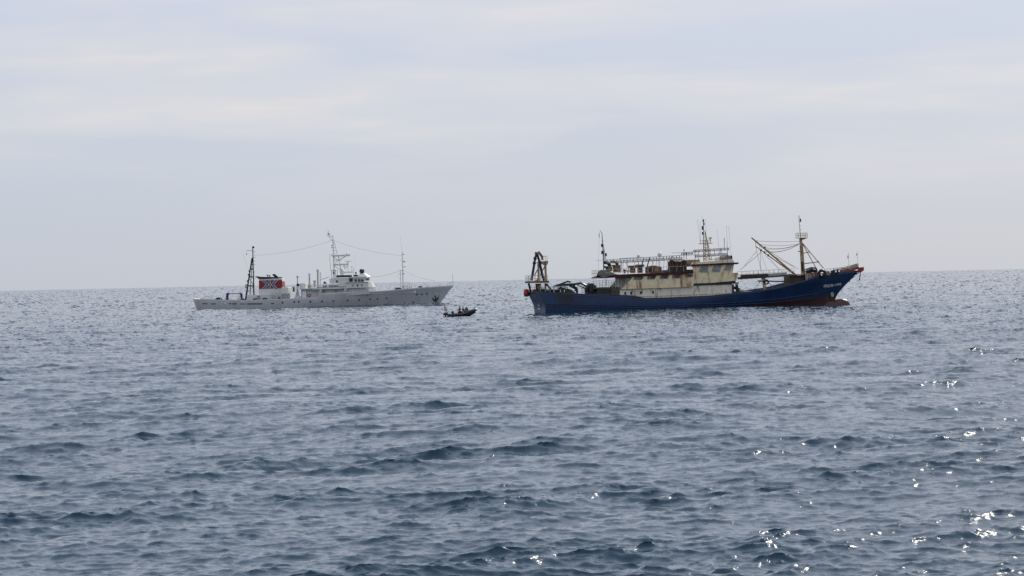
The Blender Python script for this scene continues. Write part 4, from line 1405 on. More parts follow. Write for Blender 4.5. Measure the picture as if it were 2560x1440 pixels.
# ---- aft deck: rails, crane arms, drums
mb = MB()
mb.rail([g(440, 930, -3.9), g(780, 945, -3.9)], 1.0, 0.04, 0.9, 2)
mb.rail([g(265, 960, 3.2), g(410, 935, 3.2)], 1.0, 0.035, 0.6, 2)
mb.flat(g(680, 935, -3.7), g(680, 835, -3.7), 0.14, 0.14); mb.flat(g(680, 838, -3.7), g(775, 838, -3.7), 0.1, 0.12)
mb.build("aft_railing", M_RAIL, fv)
mb = MB()
rnd = random.Random(8)
for i in range(26):
    x_ = 380 + i * 15
    p = g(x_, 925 + rnd.uniform(-25, 10), rnd.uniform(-3.4, -1.5))
    mb.ball(p, rnd.uniform(0.18, 0.42), 8, 1.2, 1.0, 0.8)
mb.build("deck_clutter", M_NET, fv, smooth=True)
mb = MB()
p = g(405, 860, -2.6); mb.lathe((p.x, -3.2, p.z), (0, 1, 0), [(0.42, 0), (0.42, 0.1), (0.2, 0.12), (0.2, 1.0), (0.42, 1.02), (0.42, 1.12)], 12)
p = g(335, 925, -1.0); mb.lathe((p.x, -1.4, p.z), (0, 1, 0), [(0.4, 0), (0.4, 1.0)], 12)
build_each(mb, "warp_drum", M_BROWN, fv)
def h9(x, y, Y): return q(9, x, y, Y)
mb = MB(); YA = -1.8
mb.path([h9(90, 540, YA), h9(450, 430, YA), h9(840, 290, YA), h9(1000, 335, YA)], [0.10, 0.13, 0.17, 0.12], 6)
mb.path([h9(200, 560, YA), h9(560, 470, YA), h9(900, 460, YA), h9(1180, 440, YA), h9(1480, 390, YA)], [0.10, 0.2, 0.22, 0.2, 0.18], 6)
mb.path([h9(880, 470, YA), h9(1060, 500, YA), h9(1200, 560, YA), h9(1290, 640, YA), h9(1330, 760, YA), h9(1340, 930, YA)], [0.12, 0.18, 0.26, 0.26, 0.22, 0.16], 7)
mb.path([h9(920, 530, YA), h9(1080, 610, YA), h9(1230, 690, YA), h9(1240, 800, YA)], 0.11, 6)
mb.path([h9(1420, 385, YA), h9(1520, 375, YA), h9(1700, 465, YA), h9(1950, 600, YA), h9(2050, 690, YA)], [0.14, 0.2, 0.22, 0.24, 0.2], 7)
mb.path([h9(1350, 480, YA), h9(1550, 560, YA), h9(1780, 660, YA)], 0.09, 6)
mb.build("hydraulic_crane", M_GREEN, fv, smooth='auto')
mb = MB()
mb.bar(h9(200, 660, YA - .3), h9(500, 545, YA - .3), 0.06, 6); mb.bar(h9(1960, 640, YA - .6), h9(2150, 450, YA - .6), 0.05, 6)
build_each(mb, "hydraulic_ram", mat("pale_grey_ram", (0.5, 0.5, 0.48), 0.4), fv)
mb = MB()
for x_, y_ in ((560, 560), (640, 590), (720, 600), (600, 640), (690, 660), (760, 700)):
    mb.ring(h9(x_, y_ + 30, -2.2 + rnd.uniform(-.3, .3)), (0.4, 1, 0.1), 0.38, 0.035, 16, 5)
build_each(mb, "hydraulic_hose", M_BLACK, fv)
mb = MB()
p = h9(2080, 700, -3.2)
mb.ring(p, (0.1, 1, 0), 0.75, 0.3, 20, 7); mb.bar((p.x, -3.7, p.z), (p.x, -2.4, p.z), 0.45, 12)
mb.build("net_drum", M_DARK, fv, smooth='auto')
mb = MB()
for x_ in (390, 430, 600, 650, 690):
    mb.bar(h9(x_, 640, -3.9), h9(x_ + 8, 900, -3.95), 0.09, 6)
build_each(mb, "roller_post", M_DARK, fv)
mb = MB()
for x_ in (450, 660):
    mb.bar(h9(x_, 730, -4.0), h9(x_, 860, -4.0), 0.08, 6)
build_each(mb, "net_roller", M_WHITE, fv)
mb = MB()
mb.rail([h9(1600, 960, 3.6), h9(1760, 960, 3.6)], 1.3, 0.03, 0.7, 4)
mb.build("far_side_ladder", M_RAIL, fv)
for i in range(7):
    a_ = h9(1800 + i * 55, 560, 1.5); c_ = h9(1830 + i * 55 + rnd.uniform(-30, 30), 370 + rnd.uniform(-20, 40), 1.5)
    if i == 0:
        mbp = MB()
    mbp.bar(a_, c_, 0.06, 5)
build_each(mbp, "float_pole", M_RAIL, fv)

# net piled on the aft deck (lies there loose)
def heap(name, pts, Y0, Y1, material, seed, rough=0.16):
    """draped pile: outline (x, top z) over a deck level, humped across"""
    rn = random.Random(seed)
    xs = [p[0] for p in pts]; x0, x1 = min(xs), max(xs)
    prof_ = sorted(pts)
    base = min(p[1] for p in pts) - 0.4
    n, m = 40, 18
    vs, fs = [], []
    for i in range(n + 1):
        x = x0 + (x1 - x0) * i / n
        top_ = interp(prof_, x)
        for j in range(m + 1):
            v_ = j / m
            hgt = math.sin(math.pi * v_) ** 0.55
            z = base + (top_ - base) * hgt + rn.uniform(-rough, rough) * hgt
            vs.append((x + rn.uniform(-.06, .06), Y0 + (Y1 - Y0) * v_, z))
    for i in range(n):
        for j in range(m):
            a_ = i * (m + 1) + j
            fs.append((a_, a_ + 1, a_ + m + 2, a_ + m + 1))
    b_ = MB(); b_.add(vs, fs)
    o = b_.build(name, material)
    o.matrix_world = FF.M
    return o
hp = [qz(9, x, y, -3.2) for x, y in ((330, 900), (400, 640), (560, 590), (640, 620), (700, 720), (850, 710), (1000, 725), (1130, 790), (1230, 880), (1270, 950))]
net = heap("fishing_net", hp, -4.1, -1.0, M_NET, 3)
tag(net, "dark heap of fishing net piled at the fishing vessel's stern quarter", "net")
# swags of net hanging over the quarter
hp = [qz(2, x, y, -3.6) for x, y in ((180, 800), (190, 745), (230, 718), (300, 722), (360, 740), (420, 775), (470, 790))]
cv = heap("folded_net_bundle", hp, -4.3, -1.2, mat("grey_brown_netting", (0.14, 0.125, 0.105), 0.95, vary=0.5, vscale=2.5, bump=0.5), 5, 0.10)
tag(cv, "grey bundle of folded netting on the aft edge of the boat deck", "net")
# crate on the roof
p0, p1 = q(2, 942, 745, -2.4), q(2, 1146, 672, -2.4)
mb = MB(); mb.box(p0.x, p1.x, -2.6, -0.6, p0.z - 0.25, p1.z)
bx_ = mb.build("lid", M_BROWN); me_ = bx_
cr = empty("storage_crate", FF.M)
tag(cr, "long brown wooden storage crate with peaked lid on the boat deck", "crate")
bx_.name = "body"; bx_.parent = cr
mb = MB(); mb.prism([(p0.x - 0.05, p1.z + 0.01), (p1.x + 0.05, p1.z + 0.01), (p0.x + 1.2, p1.z + 0.28), (p0.x + 0.5, p1.z + 0.25)], -2.65, -0.55); mb.build("lid", M_BROWN, cr)
mb = MB(); c_ = q(2, 972, 722, -2.62); mb.lathe((c_.x, -2.68, c_.z), (0, 1, 0), [(0.22, 0), (0.22, 0.06)], 12); mb.build("round_hatch", M_BLACK, cr)
# planks standing on end
pk = empty("timber_stack", FF.M)
tag(pk, "stack of upright dark brown timber lashed behind the wheelhouse", "timber")
for i in range(11):
    x_ = 1288 + i * 23
    a_, c_ = q(2, x_, 705, -2.6), q(2, x_, 575 + rnd.uniform(-6, 10), -2.6)
    m_ = MB(); m_.box(a_.x, a_.x + 0.21, -2.9 + rnd.uniform(-.08, .08), -1.2, a_.z - 0.35, c_.z)
    m_.build("plank", mat("timber_brown_%d" % (i % 3), [(0.085, 0.04, 0.024), (0.13, 0.065, 0.038), (0.06, 0.03, 0.022)][i % 3], 0.85, vary=0.4, vscale=3), pk)
mb = MB(); a_ = q(2, 1400, 600, -2.6)
mb.path([q(2, 1280, 580, -2.95), q(2, 1330, 560, -2.95), q(2, 1400, 572, -2.95), q(2, 1470, 560, -2.95), q(2, 1550, 575, -2.95)], 0.09, 5); mb.build("lashing", mat("pale_rope", (0.32, 0.30, 0.28), 0.9), pk)
mb = MB()
p0, p1 = q(3, 345, 700, -2.4), q(3, 490, 658, -2.4)
mb.box(p0.x, p1.x, -2.8, -1.0, p0.z - 0.4, p1.z)
dl = mb.build("deck_locker", M_BUFF, None, bevel=0.04); dl.matrix_world = FF.M
tag(dl, "low buff deck locker on the roof just aft of the wheelhouse", "locker")
mb = MB(); mb.box(q(3, 60, 820, -2).x, q(3, 380, 800, -2).x, -3.8, 3.0, q(3, 200, 832, -2).z - 0.2, q(3, 200, 800, -2).z)
mb.build("engine_casing", M_DARK, fv)

# red buoy slung over the stern
c_ = q(1, 190, 950, 3.4)
mb = MB()
ax = Vector((0.12, 0.35, 1)).normalized()
mb.lathe(c_, ax, [(0.12, -0.62), (0.40, -0.58), (0.50, -0.46), (0.52, 0), (0.50, 0.46), (0.42, 0.56), (0.15, 0.62)], 16)
by = mb.build("float", mat("red_plastic_buoy", (0.33, 0.020, 0.018), 0.4, vary=0.15), None, smooth='auto')
buoy = empty("mooring_buoy", FF.M)
tag(buoy, "red barrel shaped buoy slung outside the fishing vessel's stern rail", "buoy")
by.parent = buoy
mb = MB(); mb.path([c_ + ax * 0.6, q(1, 235, 880, 3.2), q(1, 265, 900, 3.0)], 0.03, 5); mb.build("lashing", M_WIRE, buoy)
# ------------------------------------------------------------------ the white fisheries patrol vessel
YAW_P = R(-6)
_w = on_water(790, 767.0)
FP = Frame(Vector((_w.x, _w.y, 0)) + Vector((-math.sin(YAW_P), math.cos(YAW_P), 0)) * 4.8, YAW_P)
def w(k, x, y, Y):
    a, c, s = ZOOM[k]
    return FP.P(a + x / s, c + y / s, Y)
def wz(k, x, y, Y):
    p = w(k, x, y, Y)
    return (p.x, p.z)
pv = empty("patrol_vessel", FP.M)
tag(pv, "long white patrol ship with a red and blue crossed funnel", "ship")
P_WHITE = mat("ship_white_paint", (0.70, 0.685, 0.64), 0.45, vary=0.05, vscale=0.5, stretch=(1, 1, 0.5), rust=0.35, rust_scale=0.35, rust_lo=0.64, rust_hi=0.76, rust_col=(0.40, 0.30, 0.20))
P_HULL = mat("ship_white_hull_paint", (0.51, 0.51, 0.505), 0.42, vary=0.07, vscale=0.25, stretch=(1, 1, 0.5), rust=0.5, rust_scale=0.22, rust_lo=0.54, rust_hi=0.70, rust_col=(0.37, 0.30, 0.22))
P_GREY = mat("ship_grey_paint", (0.44, 0.43, 0.41), 0.5, vary=0.1)
P_BLACK = mat("ship_black_paint", (0.018, 0.018, 0.022), 0.5)
P_RED = mat("funnel_red", (0.26, 0.018, 0.026), 0.45, vary=0.1)
P_BLUE = mat("funnel_blue", (0.055, 0.12, 0.22), 0.45)
P_NAVY = mat("gantry_blue", (0.018, 0.035, 0.10), 0.5)
P_DARKG = mat("dark_tarpaulin", (0.025, 0.045, 0.05), 0.8, vary=0.3)
P_ORANGE = mat("lifebuoy_orange", (0.48, 0.085, 0.035), 0.6)
P_WIN = mat("dark_window_glass", (0.015, 0.018, 0.022), 0.08, spec=0.8)
P_BOOT = mat("dark_red_boot_topping", (0.060, 0.022, 0.022), 0.5)
PN = -4.75
stem_px = [(1135, 713), (1120, 731), (1108, 748), (1101.7, 756), (1100, 763), (1099.5, 775)]
stemP = sorted([(p.z, p.x) for p in (FP.P(a, c, 0) for a, c in stem_px)])
tr_px = [(482.5, 747), (486, 757), (490, 768), (492, 776)]
transP = sorted([(p.z, p.x) for p in (FP.P(a, c, -3.9) for a, c in tr_px)])
sh_px = [(482.5, 747, -3.9), (567, 750, PN), (632, 749.7, PN), (733, 746, PN), (793, 744, PN), (801.5, 733, PN), (916.7, 729, PN), (960, 726.7, PN), (985.6, 724.4, -4.6), (1053, 718.7, -3.9), (1100, 715.3, -2.2), (1135, 713, 0)]
sheerP = []
for a, c, Y in sh_px:
    p = FP.P(a, c, Y); sheerP.append((p.x, p.z))
HP = Hull(9.6, stemP, transP, sheerP, -1.3, (0.40, 0.58), (1.55, 2.1), stern=0.82)
hull2 = HP.surf(120, 14).build("hull", P_HULL, pv, smooth='auto')
sd = hull2.modifiers.new("plating", 'SOLIDIFY'); sd.thickness = 0.10; sd.offset = -1
def pdeck(x0, x1, dz, name, n=40):
    mb = MB(); vs = []; fs = []
    for i in range(n + 1):
        x = x0 + (x1 - x0) * i / n
        z = interp(sheerP, x) - dz
        y = max(0.05, HP.hb(x, z) - 0.15)
        vs += [(x, -y, z), (x, y, z)]
    for i in range(n):
        fs.append((2 * i, 2 * i + 2, 2 * i + 3, 2 * i + 1))
    mb.add(vs, fs)
    return mb.build(name, mat("green_grey_deck", (0.10, 0.13, 0.12), 0.8, vary=0.2), pv)
xs0 = interp(transP, 2.4) + 0.3
xbrk = FP.P(797, 740, PN).x
pdeck(xs0, xbrk - 0.5, 0.9, "main_deck")
pdeck(xbrk + 0.6, interp(stemP, 5.0) - 0.8, 0.9, "forecastle_deck")
# boot topping showing at the forefoot
mb = MB(); vs = []; fs = []
nb = 20
for sd_ in (-1, 1):
    o_ = len(vs)
    for i in range(nb + 1):
        x = interp(stemP, 0.1) - 14 + 14.03 * i / nb
        for z in (-0.6, 0.02 + 0.42 * i / nb):
            xx = min(x, interp(stemP, z) - 0.02)
            vs.append((xx, sd_ * (HP.hb(xx, z) + 0.02), z))
    for i in range(nb):
        a_ = o_ + 2 * i; fs.append((a_, a_ + 2, a_ + 3, a_ + 1))
mb.add(vs, fs); mb.build("boot_topping", P_BOOT, pv, smooth=True)
# knuckle line on the bow flare
def phull(px, py, off=0.02):
    Y = PN
    for _ in range(12):
        p = FP.P(px, py, Y)
        Y = -HP.hb(p.x, p.z) - off
    return FP.P(px, py, Y)
mb = MB()
mb.path([phull(870 + i * 9.5, 737 - 6.5 * i / 20 * 1.0, 0.02) for i in range(20)], 0.06, 5)
mb.build("knuckle_moulding", P_HULL, pv)
# portholes, freeing ports
for px, py in ((706.5, 756.5), (735.5, 755), (747, 754.5), (776, 754), (805, 753.3), (833, 752), (868.5, 750.5), (897.5, 749.3), (925, 747.5), (943.5, 746.7), (966, 744.8), (1042, 735.8), (1054, 735), (1066.5, 733.6), (1033, 755)):
    p = phull(px, py, 0.0)
    n_ = Vector((0, -1, 0))
    mb = MB(); mb.lathe(p, n_, [(0.25, -0.02), (0.25, 0.03), (0.18, 0.035), (0.02, 0.036)], 12); mb.build("porthole", P_BLACK, pv)
for x0, x1, yy, hh in ((258, 350, 1147, 10), (410, 498, 1150, 10), (730, 775, 1146, 10), (795, 872, 1148, 12), (935, 1040, 1151, 8), (1060, 1337, 1150, 13), (1493, 1548, 1143, 12)):
    a_, c_ = phull(470 + x0 / 7.2, 600 + yy / 7.2, 0.01), phull(470 + x1 / 7.2, 600 + (yy - 2) / 7.2, 0.01)
    mb = MB(); mb.flat(a_, c_, 0.06, hh * 0.020); mb.build("freeing_port", P_BLACK, pv)
mb = MB()
p = phull(470 + 668 / 7.2, 600 + 1143 / 7.2, 0.05); mb.lathe(p, (0, -1, 0), [(0.22, -0.02), (0.22, 0.06), (0.1, 0.07)], 10); mb.build("fairlead", P_WHITE, pv)
# anchor in its hawse
mb = MB()
def an(x, y): return phull(900 + x / 6.544, 580 + y / 6.544, 0.12)
mb.path([an(1225, 1040), an(1238, 1090), an(1235, 1125)], 0.13, 6)
mb.path([an(1185, 1075), an(1205, 1105), an(1235, 1125), an(1265, 1095), an(1288, 1070)], [0.08, 0.2, 0.26, 0.2, 0.08], 6)
mb.build("anchor", P_BLACK, pv)
mb = MB(); c_ = an(1255, 1035); mb.lathe(c_, (0.15, -1, -0.2), [(0.55, -0.1), (0.55, 0.02), (0.45, 0.03), (0.1, 0.035)], 16); mb.build("hawse_plate", P_GREY, pv)
mb = MB()
for (x0, y0), (x1, y1), r_ in (((1088.5, 751), (1088.0, 757), .16), ((1092, 750), (1091.5, 758), .12), ((1085, 752), (1085, 756), .10), ((1011, 756), (1011, 760), .1)):
    a_, c_ = phull(x0, y0, 0.012), phull(x1, y1, 0.012)
    mb.flat(a_, c_, 0.012, 0.012) if False else mb.add([a_ + Vector((-r_, 0, 0)), a_ + Vector((r_, 0, 0)), c_ + Vector((r_ * .4, 0, 0)), c_ + Vector((-r_ * .4, 0, 0))], [(0, 1, 2, 3)])
build_each(mb, "rust_streak", mat("orange_rust_stain", (0.30, 0.14, 0.05), 0.8, vary=0.3, vscale=4), pv)
# name on the bow: bright raised characters, the aftmost one black
xd = (phull(1040, 730) - phull(1012, 732)).normalized()
P_CHROME = mat("polished_letters", (0.85, 0.85, 0.85), 0.25, metal=0.0)
for ch, px, sz in (("ー", 1010.5, 0.75), ("ミ", 1016.5, 0.75), ("ソ", 1022.0, 0.75), ("と", 1027.5, 0.85)):
    p = phull(px, 733.6 - (px - 1010) * 0.06, 0.05)
    text_mesh("bow_name_character", ch, sz, P_CHROME if ch != "ー" else P_BLACK, pv, p, xd, (0, 0, 1), depth=0.04)
mb = MB(); c_ = phull(1037.3, 730.0, 0.05); mb.lathe(c_, (0, -1, 0), [(0.26, 0), (0.26, 0.1), (0.15, 0.14)], 14); mb.build("bow_name_character", P_CHROME, pv)

# ---- superstructure side with two long openings, flush with the hull
YS2 = -4.55
outer = [wz(6, 555, 1108, YS2), wz(6, 605, 1042, YS2), wz(6, 1330, 1018, YS2), wz(6, 1322, 952, YS2), wz(6, 985, 958, YS2), wz(6, 600, 978, YS2), wz(6, 590, 1000, YS2)]
outer = [wz(6, 560, 1106, YS2), wz(6, 800, 1090, YS2), wz(6, 1352, 1050, YS2), wz(6, 1318, 948, YS2), wz(6, 985, 958, YS2), wz(6, 480, 985, YS2), wz(6, 480, 992, YS2), wz(6, 596, 988, YS2)]
h1 = quad_hole([wz(6, 613, 1040, YS2), wz(6, 637, 982, YS2), wz(6, 968, 968, YS2), wz(6, 946, 1028, YS2)], 0.3)
h2 = quad_hole([wz(6, 984, 1028, YS2), wz(6, 1008, 966, YS2), wz(6, 1292, 954, YS2), wz(6, 1283, 1013, YS2)], 0.3)
mb = MB()
mb.plate(outer, [h1, h2], YS2 - 0.05, YS2 + 0.05); mb.plate(outer, [h1, h2], -YS2 - 0.05, -YS2 + 0.05)
mb.build("superstructure_side", P_HULL, pv)
# inner house wall behind the openings and along the boat deck recess
zlo = wz(6, 600, 1115, -3.3)[1]
x0_ = wz(6, 318, 1050, -3.3)[0]; x1_ = wz(6, 1300, 1000, -3.3)[0]
ztop0, ztop1 = wz(6, 318, 982, -3.3)[1], wz(6, 1300, 952, -3.3)[1]
mb = MB()
dh = []
for dx_, yy in ((660, 1005), (835, 1000), (1190, 985)):
    a_ = wz(6, dx_, yy, -3.3); dh.append([(a_[0] - 0.4, a_[1] - 0.9), (a_[0] + 0.4, a_[1] - 0.9), (a_[0] + 0.4, a_[1] + 0.5), (a_[0] - 0.4, a_[1] + 0.5)])
mb.plate([(x0_, zlo), (x1_, zlo), (x1_, ztop1), (x0_, ztop0)], [], -3.35, -3.25)
mb.plate([(x0_, zlo), (x1_, zlo), (x1_, ztop1), (x0_, ztop0)], [], 3.25, 3.35)
mb.box(x0_, x0_ + 0.1, -3.24, 3.24, zlo, ztop0)
dk = mb.build("deckhouse", P_WHITE, pv)
for d_ in dh:
    MB().prism(d_, -3.39, -3.36).build("door", P_GREY, dk)
mb = MB(); a_, c_ = w(6, 340, 1100, -3.9), w(6, 395, 1007, -3.9)
mb.box(a_.x, c_.x, -4.3, -3.4, a_.z - 0.2, c_.z); mb.build("deck_locker", mat("bright_white_locker", (0.8, 0.8, 0.79), 0.4), pv, bevel=0.04)
# boat deck slab
mb = MB()
mb.prism([wz(6, 215, 985, -4.6), wz(6, 985, 957, -4.6), wz(6, 985, 945, -4.6), wz(6, 215, 972, -4.6)], -4.62, 4.62)
mb.build("boat_deck", P_WHITE, pv)
mb = MB(); mb.flat(w(6, 560, 950, -4.5), w(6, 985, 941, -4.5), 0.1, 0.16); mb.build("deck_edge_coaming", P_BLACK, pv)
mb = MB(); mb.rail([w(6, 300, 970, -4.5), w(6, 600, 960, -4.5)], 0.9, 0.025, 1.2, 2); mb.build("boat_deck_railing", P_WHITE, pv)
# bridge deck block carrying the lettering, with raked bright front
YB = -4.3
mb = MB()
poly = [wz(6, 985, 957, YB), wz(6, 1335, 1010, YB), wz(6, 1330, 950, YB), wz(6, 1322, 872, YB), wz(6, 985, 886, YB)]
poly = [wz(6, 985, 957, YB), wz(6, 1322, 946, YB), wz(6, 1322, 872, YB), wz(6, 985, 886, YB)]
# front as a rounded, raked block
xb0, zb0 = wz(6, 985, 957, YB); xb1, zb1 = wz(6, 1322, 872, YB)
zbot = wz(6, 1350, 1022, YB)[1]
xf_t, xf_b = wz(6, 1362, 868, -2)[0], wz(6, 1398, 1005, -2)[0]
pts_t = [(xb0, -4.32), (xb1, -4.32), (xf_t, -2.2), (xf_t + 0.35, 0), (xf_t, 2.2), (xb1, 4.32), (xb0, 4.32)]
pts_b = [(xb0, -4.32), (xb1, -4.32), (xf_b, -2.2), (xf_b + 0.4, 0), (xf_b, 2.2), (xb1, 4.32), (xb0, 4.32)]
zt_ = zb1
vs = [(x, y, zb0) for x, y in pts_b] + [(x, y, zt_) for x, y in pts_t]
n = 7
fs = [tuple(range(n))[::-1], tuple(range(n, 2 * n))] + [(i, (i + 1) % n, n + (i + 1) % n, n + i) for i in range(n)]
mb.add(vs, fs)
bd = mb.build("bridge_deck_house", P_WHITE, pv)
mb = MB()
pts_m = [(x - 0.001, y) for x, y in pts_b]
xw = wz(6, 1415, 1005, -2)[0]
vs = [(x, y, zbot - 0.3) for x, y in [(xb1 - 6, -3.6), (xb1 + 0.2, -3.6), (xw - 0.3, -2.0), (xw, 0), (xw - 0.3, 2.0), (xb1 + 0.2, 3.6), (xb1 - 6, 3.6)]] + [(x, y, zb0 - 0.003) for x, y in [(xb1 - 6, -3.6), (xb1 - 0.1, -3.6), (xf_b, -2.0), (xf_b + 0.38, 0), (xf_b, 2.0), (xb1 - 0.1, 3.6), (xb1 - 6, 3.6)]]
mb.add(vs, fs)
mb.build("forward_house", P_WHITE, pv)
mb = MB(); mb.flat(w(6, 985, 884, YB - .1), w(6, 1330, 870, YB - .1), 0.25, 0.1); mb.flat(w(6, 1000, 876, YB), w(6, 1100, 872, YB), 0.3, 0.2); mb.build("bridge_wing_rail", P_GREY, pv)
P_TXT = mat("dark_lettering", (0.03, 0.035, 0.06), 0.6)
for ch, x_, y_ in (("庁", 1078, 938), ("産", 1146, 935), ("水", 1210, 932)):
    p = w(6, x_, y_, YB); p.y = -4.36
    text_mesh("agency_character", ch, 0.64, P_TXT, pv, p, (1, 0, 0), (0, 0, 1), depth=0.02)
# wheelhouse
YWH = -3.6
xw0, _z = wz(6, 1035, 868, YWH); xw1 = wz(6, 1272, 868, YWH)[0]
zw0, zw1 = zt_ - 0.02, wz(6, 1200, 805, YWH)[1]
xfw = wz(6, 1305, 830, -1.5)[0]
pb = [(xw0, -3.6), (xw1, -3.6), (xfw - 0.3, -1.8), (xfw - 0.05, 0), (xfw - 0.3, 1.8), (xw1, 3.6), (xw0, 3.6)]
pt = [(xw0, -3.6), (xw1 + 0.1, -3.6), (xfw, -1.8), (xfw + 0.3, 0), (xfw, 1.8), (xw1 + 0.1, 3.6), (xw0, 3.6)]
mb = MB()
mb.add([(x, y, zw0) for x, y in pb] + [(x, y, zw1) for x, y in pt], fs)
whp = mb.build("wheelhouse", P_WHITE, pv)
for x0, x1 in ((1120, 1154), (1168, 1204), (1214, 1256)):
    a_, c_ = wz(6, x0, 866, YWH), wz(6, x1, 828, YWH)
    MB().prism([(a_[0], a_[1]), (c_[0], a_[1]), (c_[0], c_[1]), (a_[0], c_[1])], -3.68, -3.61).build("window", P_WIN, whp)
def on_front(i, u, v_):
    b0, b1, t0, t1 = [Vector((*P[j], zz)) for P, j, zz in ((pb, i, zw0), (pb, i + 1, zw0), (pt, i, zw1), (pt, i + 1, zw1))]
    return b0.lerp(b1, u).lerp(t0.lerp(t1, u), v_)
for i in (1, 2, 3, 4):
    for u0 in (0.08, 0.54):
        pts = [on_front(i, u0, 0.38), on_front(i, u0 + 0.38, 0.38), on_front(i, u0 + 0.38, 0.86), on_front(i, u0, 0.86)]
        nrm = (pts[1] - pts[0]).cross(pts[3] - pts[0]).normalized()
        if nrm.x < 0: nrm = -nrm
        m_ = MB(); m_.add([p + nrm * 0.01 for p in pts] + [p + nrm * 0.05 for p in pts], [(0, 1, 2, 3), (4, 5, 6, 7), (0, 1, 5, 4), (1, 2, 6, 5), (2, 3, 7, 6), (3, 0, 4, 7)]); m_.build("window", P_WIN, whp)
mb = MB()
rp = [(x + (0.35 if x > xw0 + 1 else -0.2), y * 1.1) for x, y in pt]
mb.hplate(rp, zw1 + 0.01, zw1 + 0.22)
mb.build("wheelhouse_roof", P_WHITE, pv)
# top house sloping up behind the roof edge, search light director on it
mb = MB()
za_, zb_ = zw1 + 0.23, wz(6, 1245, 745, -1.5)[1]
q4 = [wz(6, 1175, 795, -1.5)[0], wz(6, 1322, 795, -1.5)[0]]; q5 = [wz(6, 1195, 745, -1.5)[0], wz(6, 1265, 745, -1.5)[0]]
mb.add([(q4[0], -2.6, za_), (q4[1], -2.2, za_), (q4[1], 2.2, za_), (q4[0], 2.6, za_), (q5[0], -1.6, zb_), (q5[1], -1.2, zb_), (q5[1], 1.2, zb_), (q5[0], 1.6, zb_)],
       [(3, 2, 1, 0), (4, 5, 6, 7), (0, 1, 5, 4), (1, 2, 6, 5), (2, 3, 7, 6), (3, 0, 4, 7)])
mb.build("compass_deck_house", P_WHITE, pv)
mb = MB(); c_ = w(6, 1222, 705, -0.5)
mb.lathe((c_.x, -0.5, c_.z - 0.7), (0.15, 0, 1), [(0.35, -0.2), (0.4, 0.2), (0.62, 0.3), (0.66, 0.9), (0.5, 1.15), (0.2, 1.2)], 14)
mb.build("searchlight", P_BLACK, pv, smooth='auto')
mb = MB(); c_ = w(6, 1138, 735, -2.2); mb.ball(c_, 0.22, 10, 1, 1, 1.5); mb.bar(c_, c_ - Vector((0, 0, 0.9)), 0.08, 6); mb.build("signal_lamp", P_BLACK, pv)
mb = MB()
a_, c_ = w(6, 846, 803, -2.8), w(6, 1078, 764, -2.8); mb.box(a_.x, c_.x, -2.95, -2.8, a_.z, c_.z)
lb = mb.build("message_board", mat("dark_display_board", (0.02, 0.022, 0.032), 0.4), pv)
mb = MB(); a_, c_ = w(6, 1100, 790, -2.8), w(6, 1170, 762, -2.8); mb.box(a_.x, c_.x, -2.95, -2.8, a_.z, c_.z); mb.build("message_board", MATS["dark_display_board"], pv)
mb = MB(); a_, c_ = w(6, 780, 868, -3.0), w(6, 1040, 806, -3.0); mb.box(a_.x, c_.x, -2.79, 2.9, zt_ - 0.4, c_.z); mb.build("chart_house", P_WHITE, pv)
mb = MB(); mb.box(w(6, 740, 940, -3).x, w(6, 990, 880, -3).x, -2.75, 2.75, zt_ - 1.0, w(6, 760, 822, -3).z); mb.build("officer_house", P_WHITE, pv)
mb = MB(); mb.rail([w(6, 965, 742, -2.6), w(6, 1090, 738, -2.6)], 0.4, 0.05, 0.35, 2); mb.build("roof_railing", P_GREY, pv)
mb = MB(); c_ = w(6, 1065, 840, -3.75); mb.lathe((c_.x, -4.1, c_.z), (0, 1, 0), [(0.3, 0), (0.48, 0.08), (0.48, 0.4)], 16); mb.build("side_light_drum", P_BLACK, pv)
mb = MB(); a_, c_ = w(6, 838, 878, -3.1), w(6, 866, 845, -3.1); mb.box(a_.x, c_.x, -2.83, -2.8, a_.z, c_.z); mb.build("window", P_WIN, pv)

# ---- funnel with its crossed emblem
YFN = -1.9
fpts = [(1275, 1010), (1700, 1005), (1692, 690), (1275, 700)]
def fz(x, y): return wz(5, x, y, YFN)
def funnel_block(poly_px, yw, m, name, parent, off=0.0):
    b_ = MB()
    P_ = [fz(x, y) for x, y in poly_px]
    b_.prism(P_, -yw - off, yw + off)
    return b_.build(name, m, parent, bevel=0.12)
fn = funnel_block([(1275, 1060), (1712, 1060), (1690, 687), (1275, 705)], 1.9, P_WHITE, "funnel", pv)
funnel_block([(1274, 885), (1704, 872), (1691, 716), (1274, 728)], 1.9, P_RED, "red_band", fn, 0.03)
mb = MB(); mb.prism([fz(1197, 650), fz(1275, 662), fz(1600, 668), fz(1660, 672), fz(1640, 686), fz(1275, 703)], -2.0, 2.0); mb.build("black_cap", P_BLACK, fn)
def stripe(pa, pb, hw, m, name, off):
    (xa_, ya_), (xb_, yb_) = pa, pb
    b_ = MB()
    b_.prism([fz(xa_ - hw, ya_), fz(xa_ + hw, ya_), fz(xb_ + hw, yb_), fz(xb_ - hw, yb_)], -1.935 - off, -1.931)
    b_.build(name, m, fn)
yt_, ym_, yb2 = 723, 800, 881
for (pa, pb) in (((1355, yt_), (1432, ym_)), ((1432, ym_), (1358, yb2)), ((1588, yt_), (1520, ym_)), ((1520, ym_), (1592, yb2)), ((1472, yt_), (1472, yb2))):
    vert = pa[0] == pb[0]
    stripe(pa, pb, 16 if vert else 29, P_WHITE, "white_stripe", 0.004 if vert else 0.002)
    stripe(pa, pb, 10 if vert else 19, P_BLUE, "blue_stripe", 0.010 if vert else 0.007)
mb = MB()
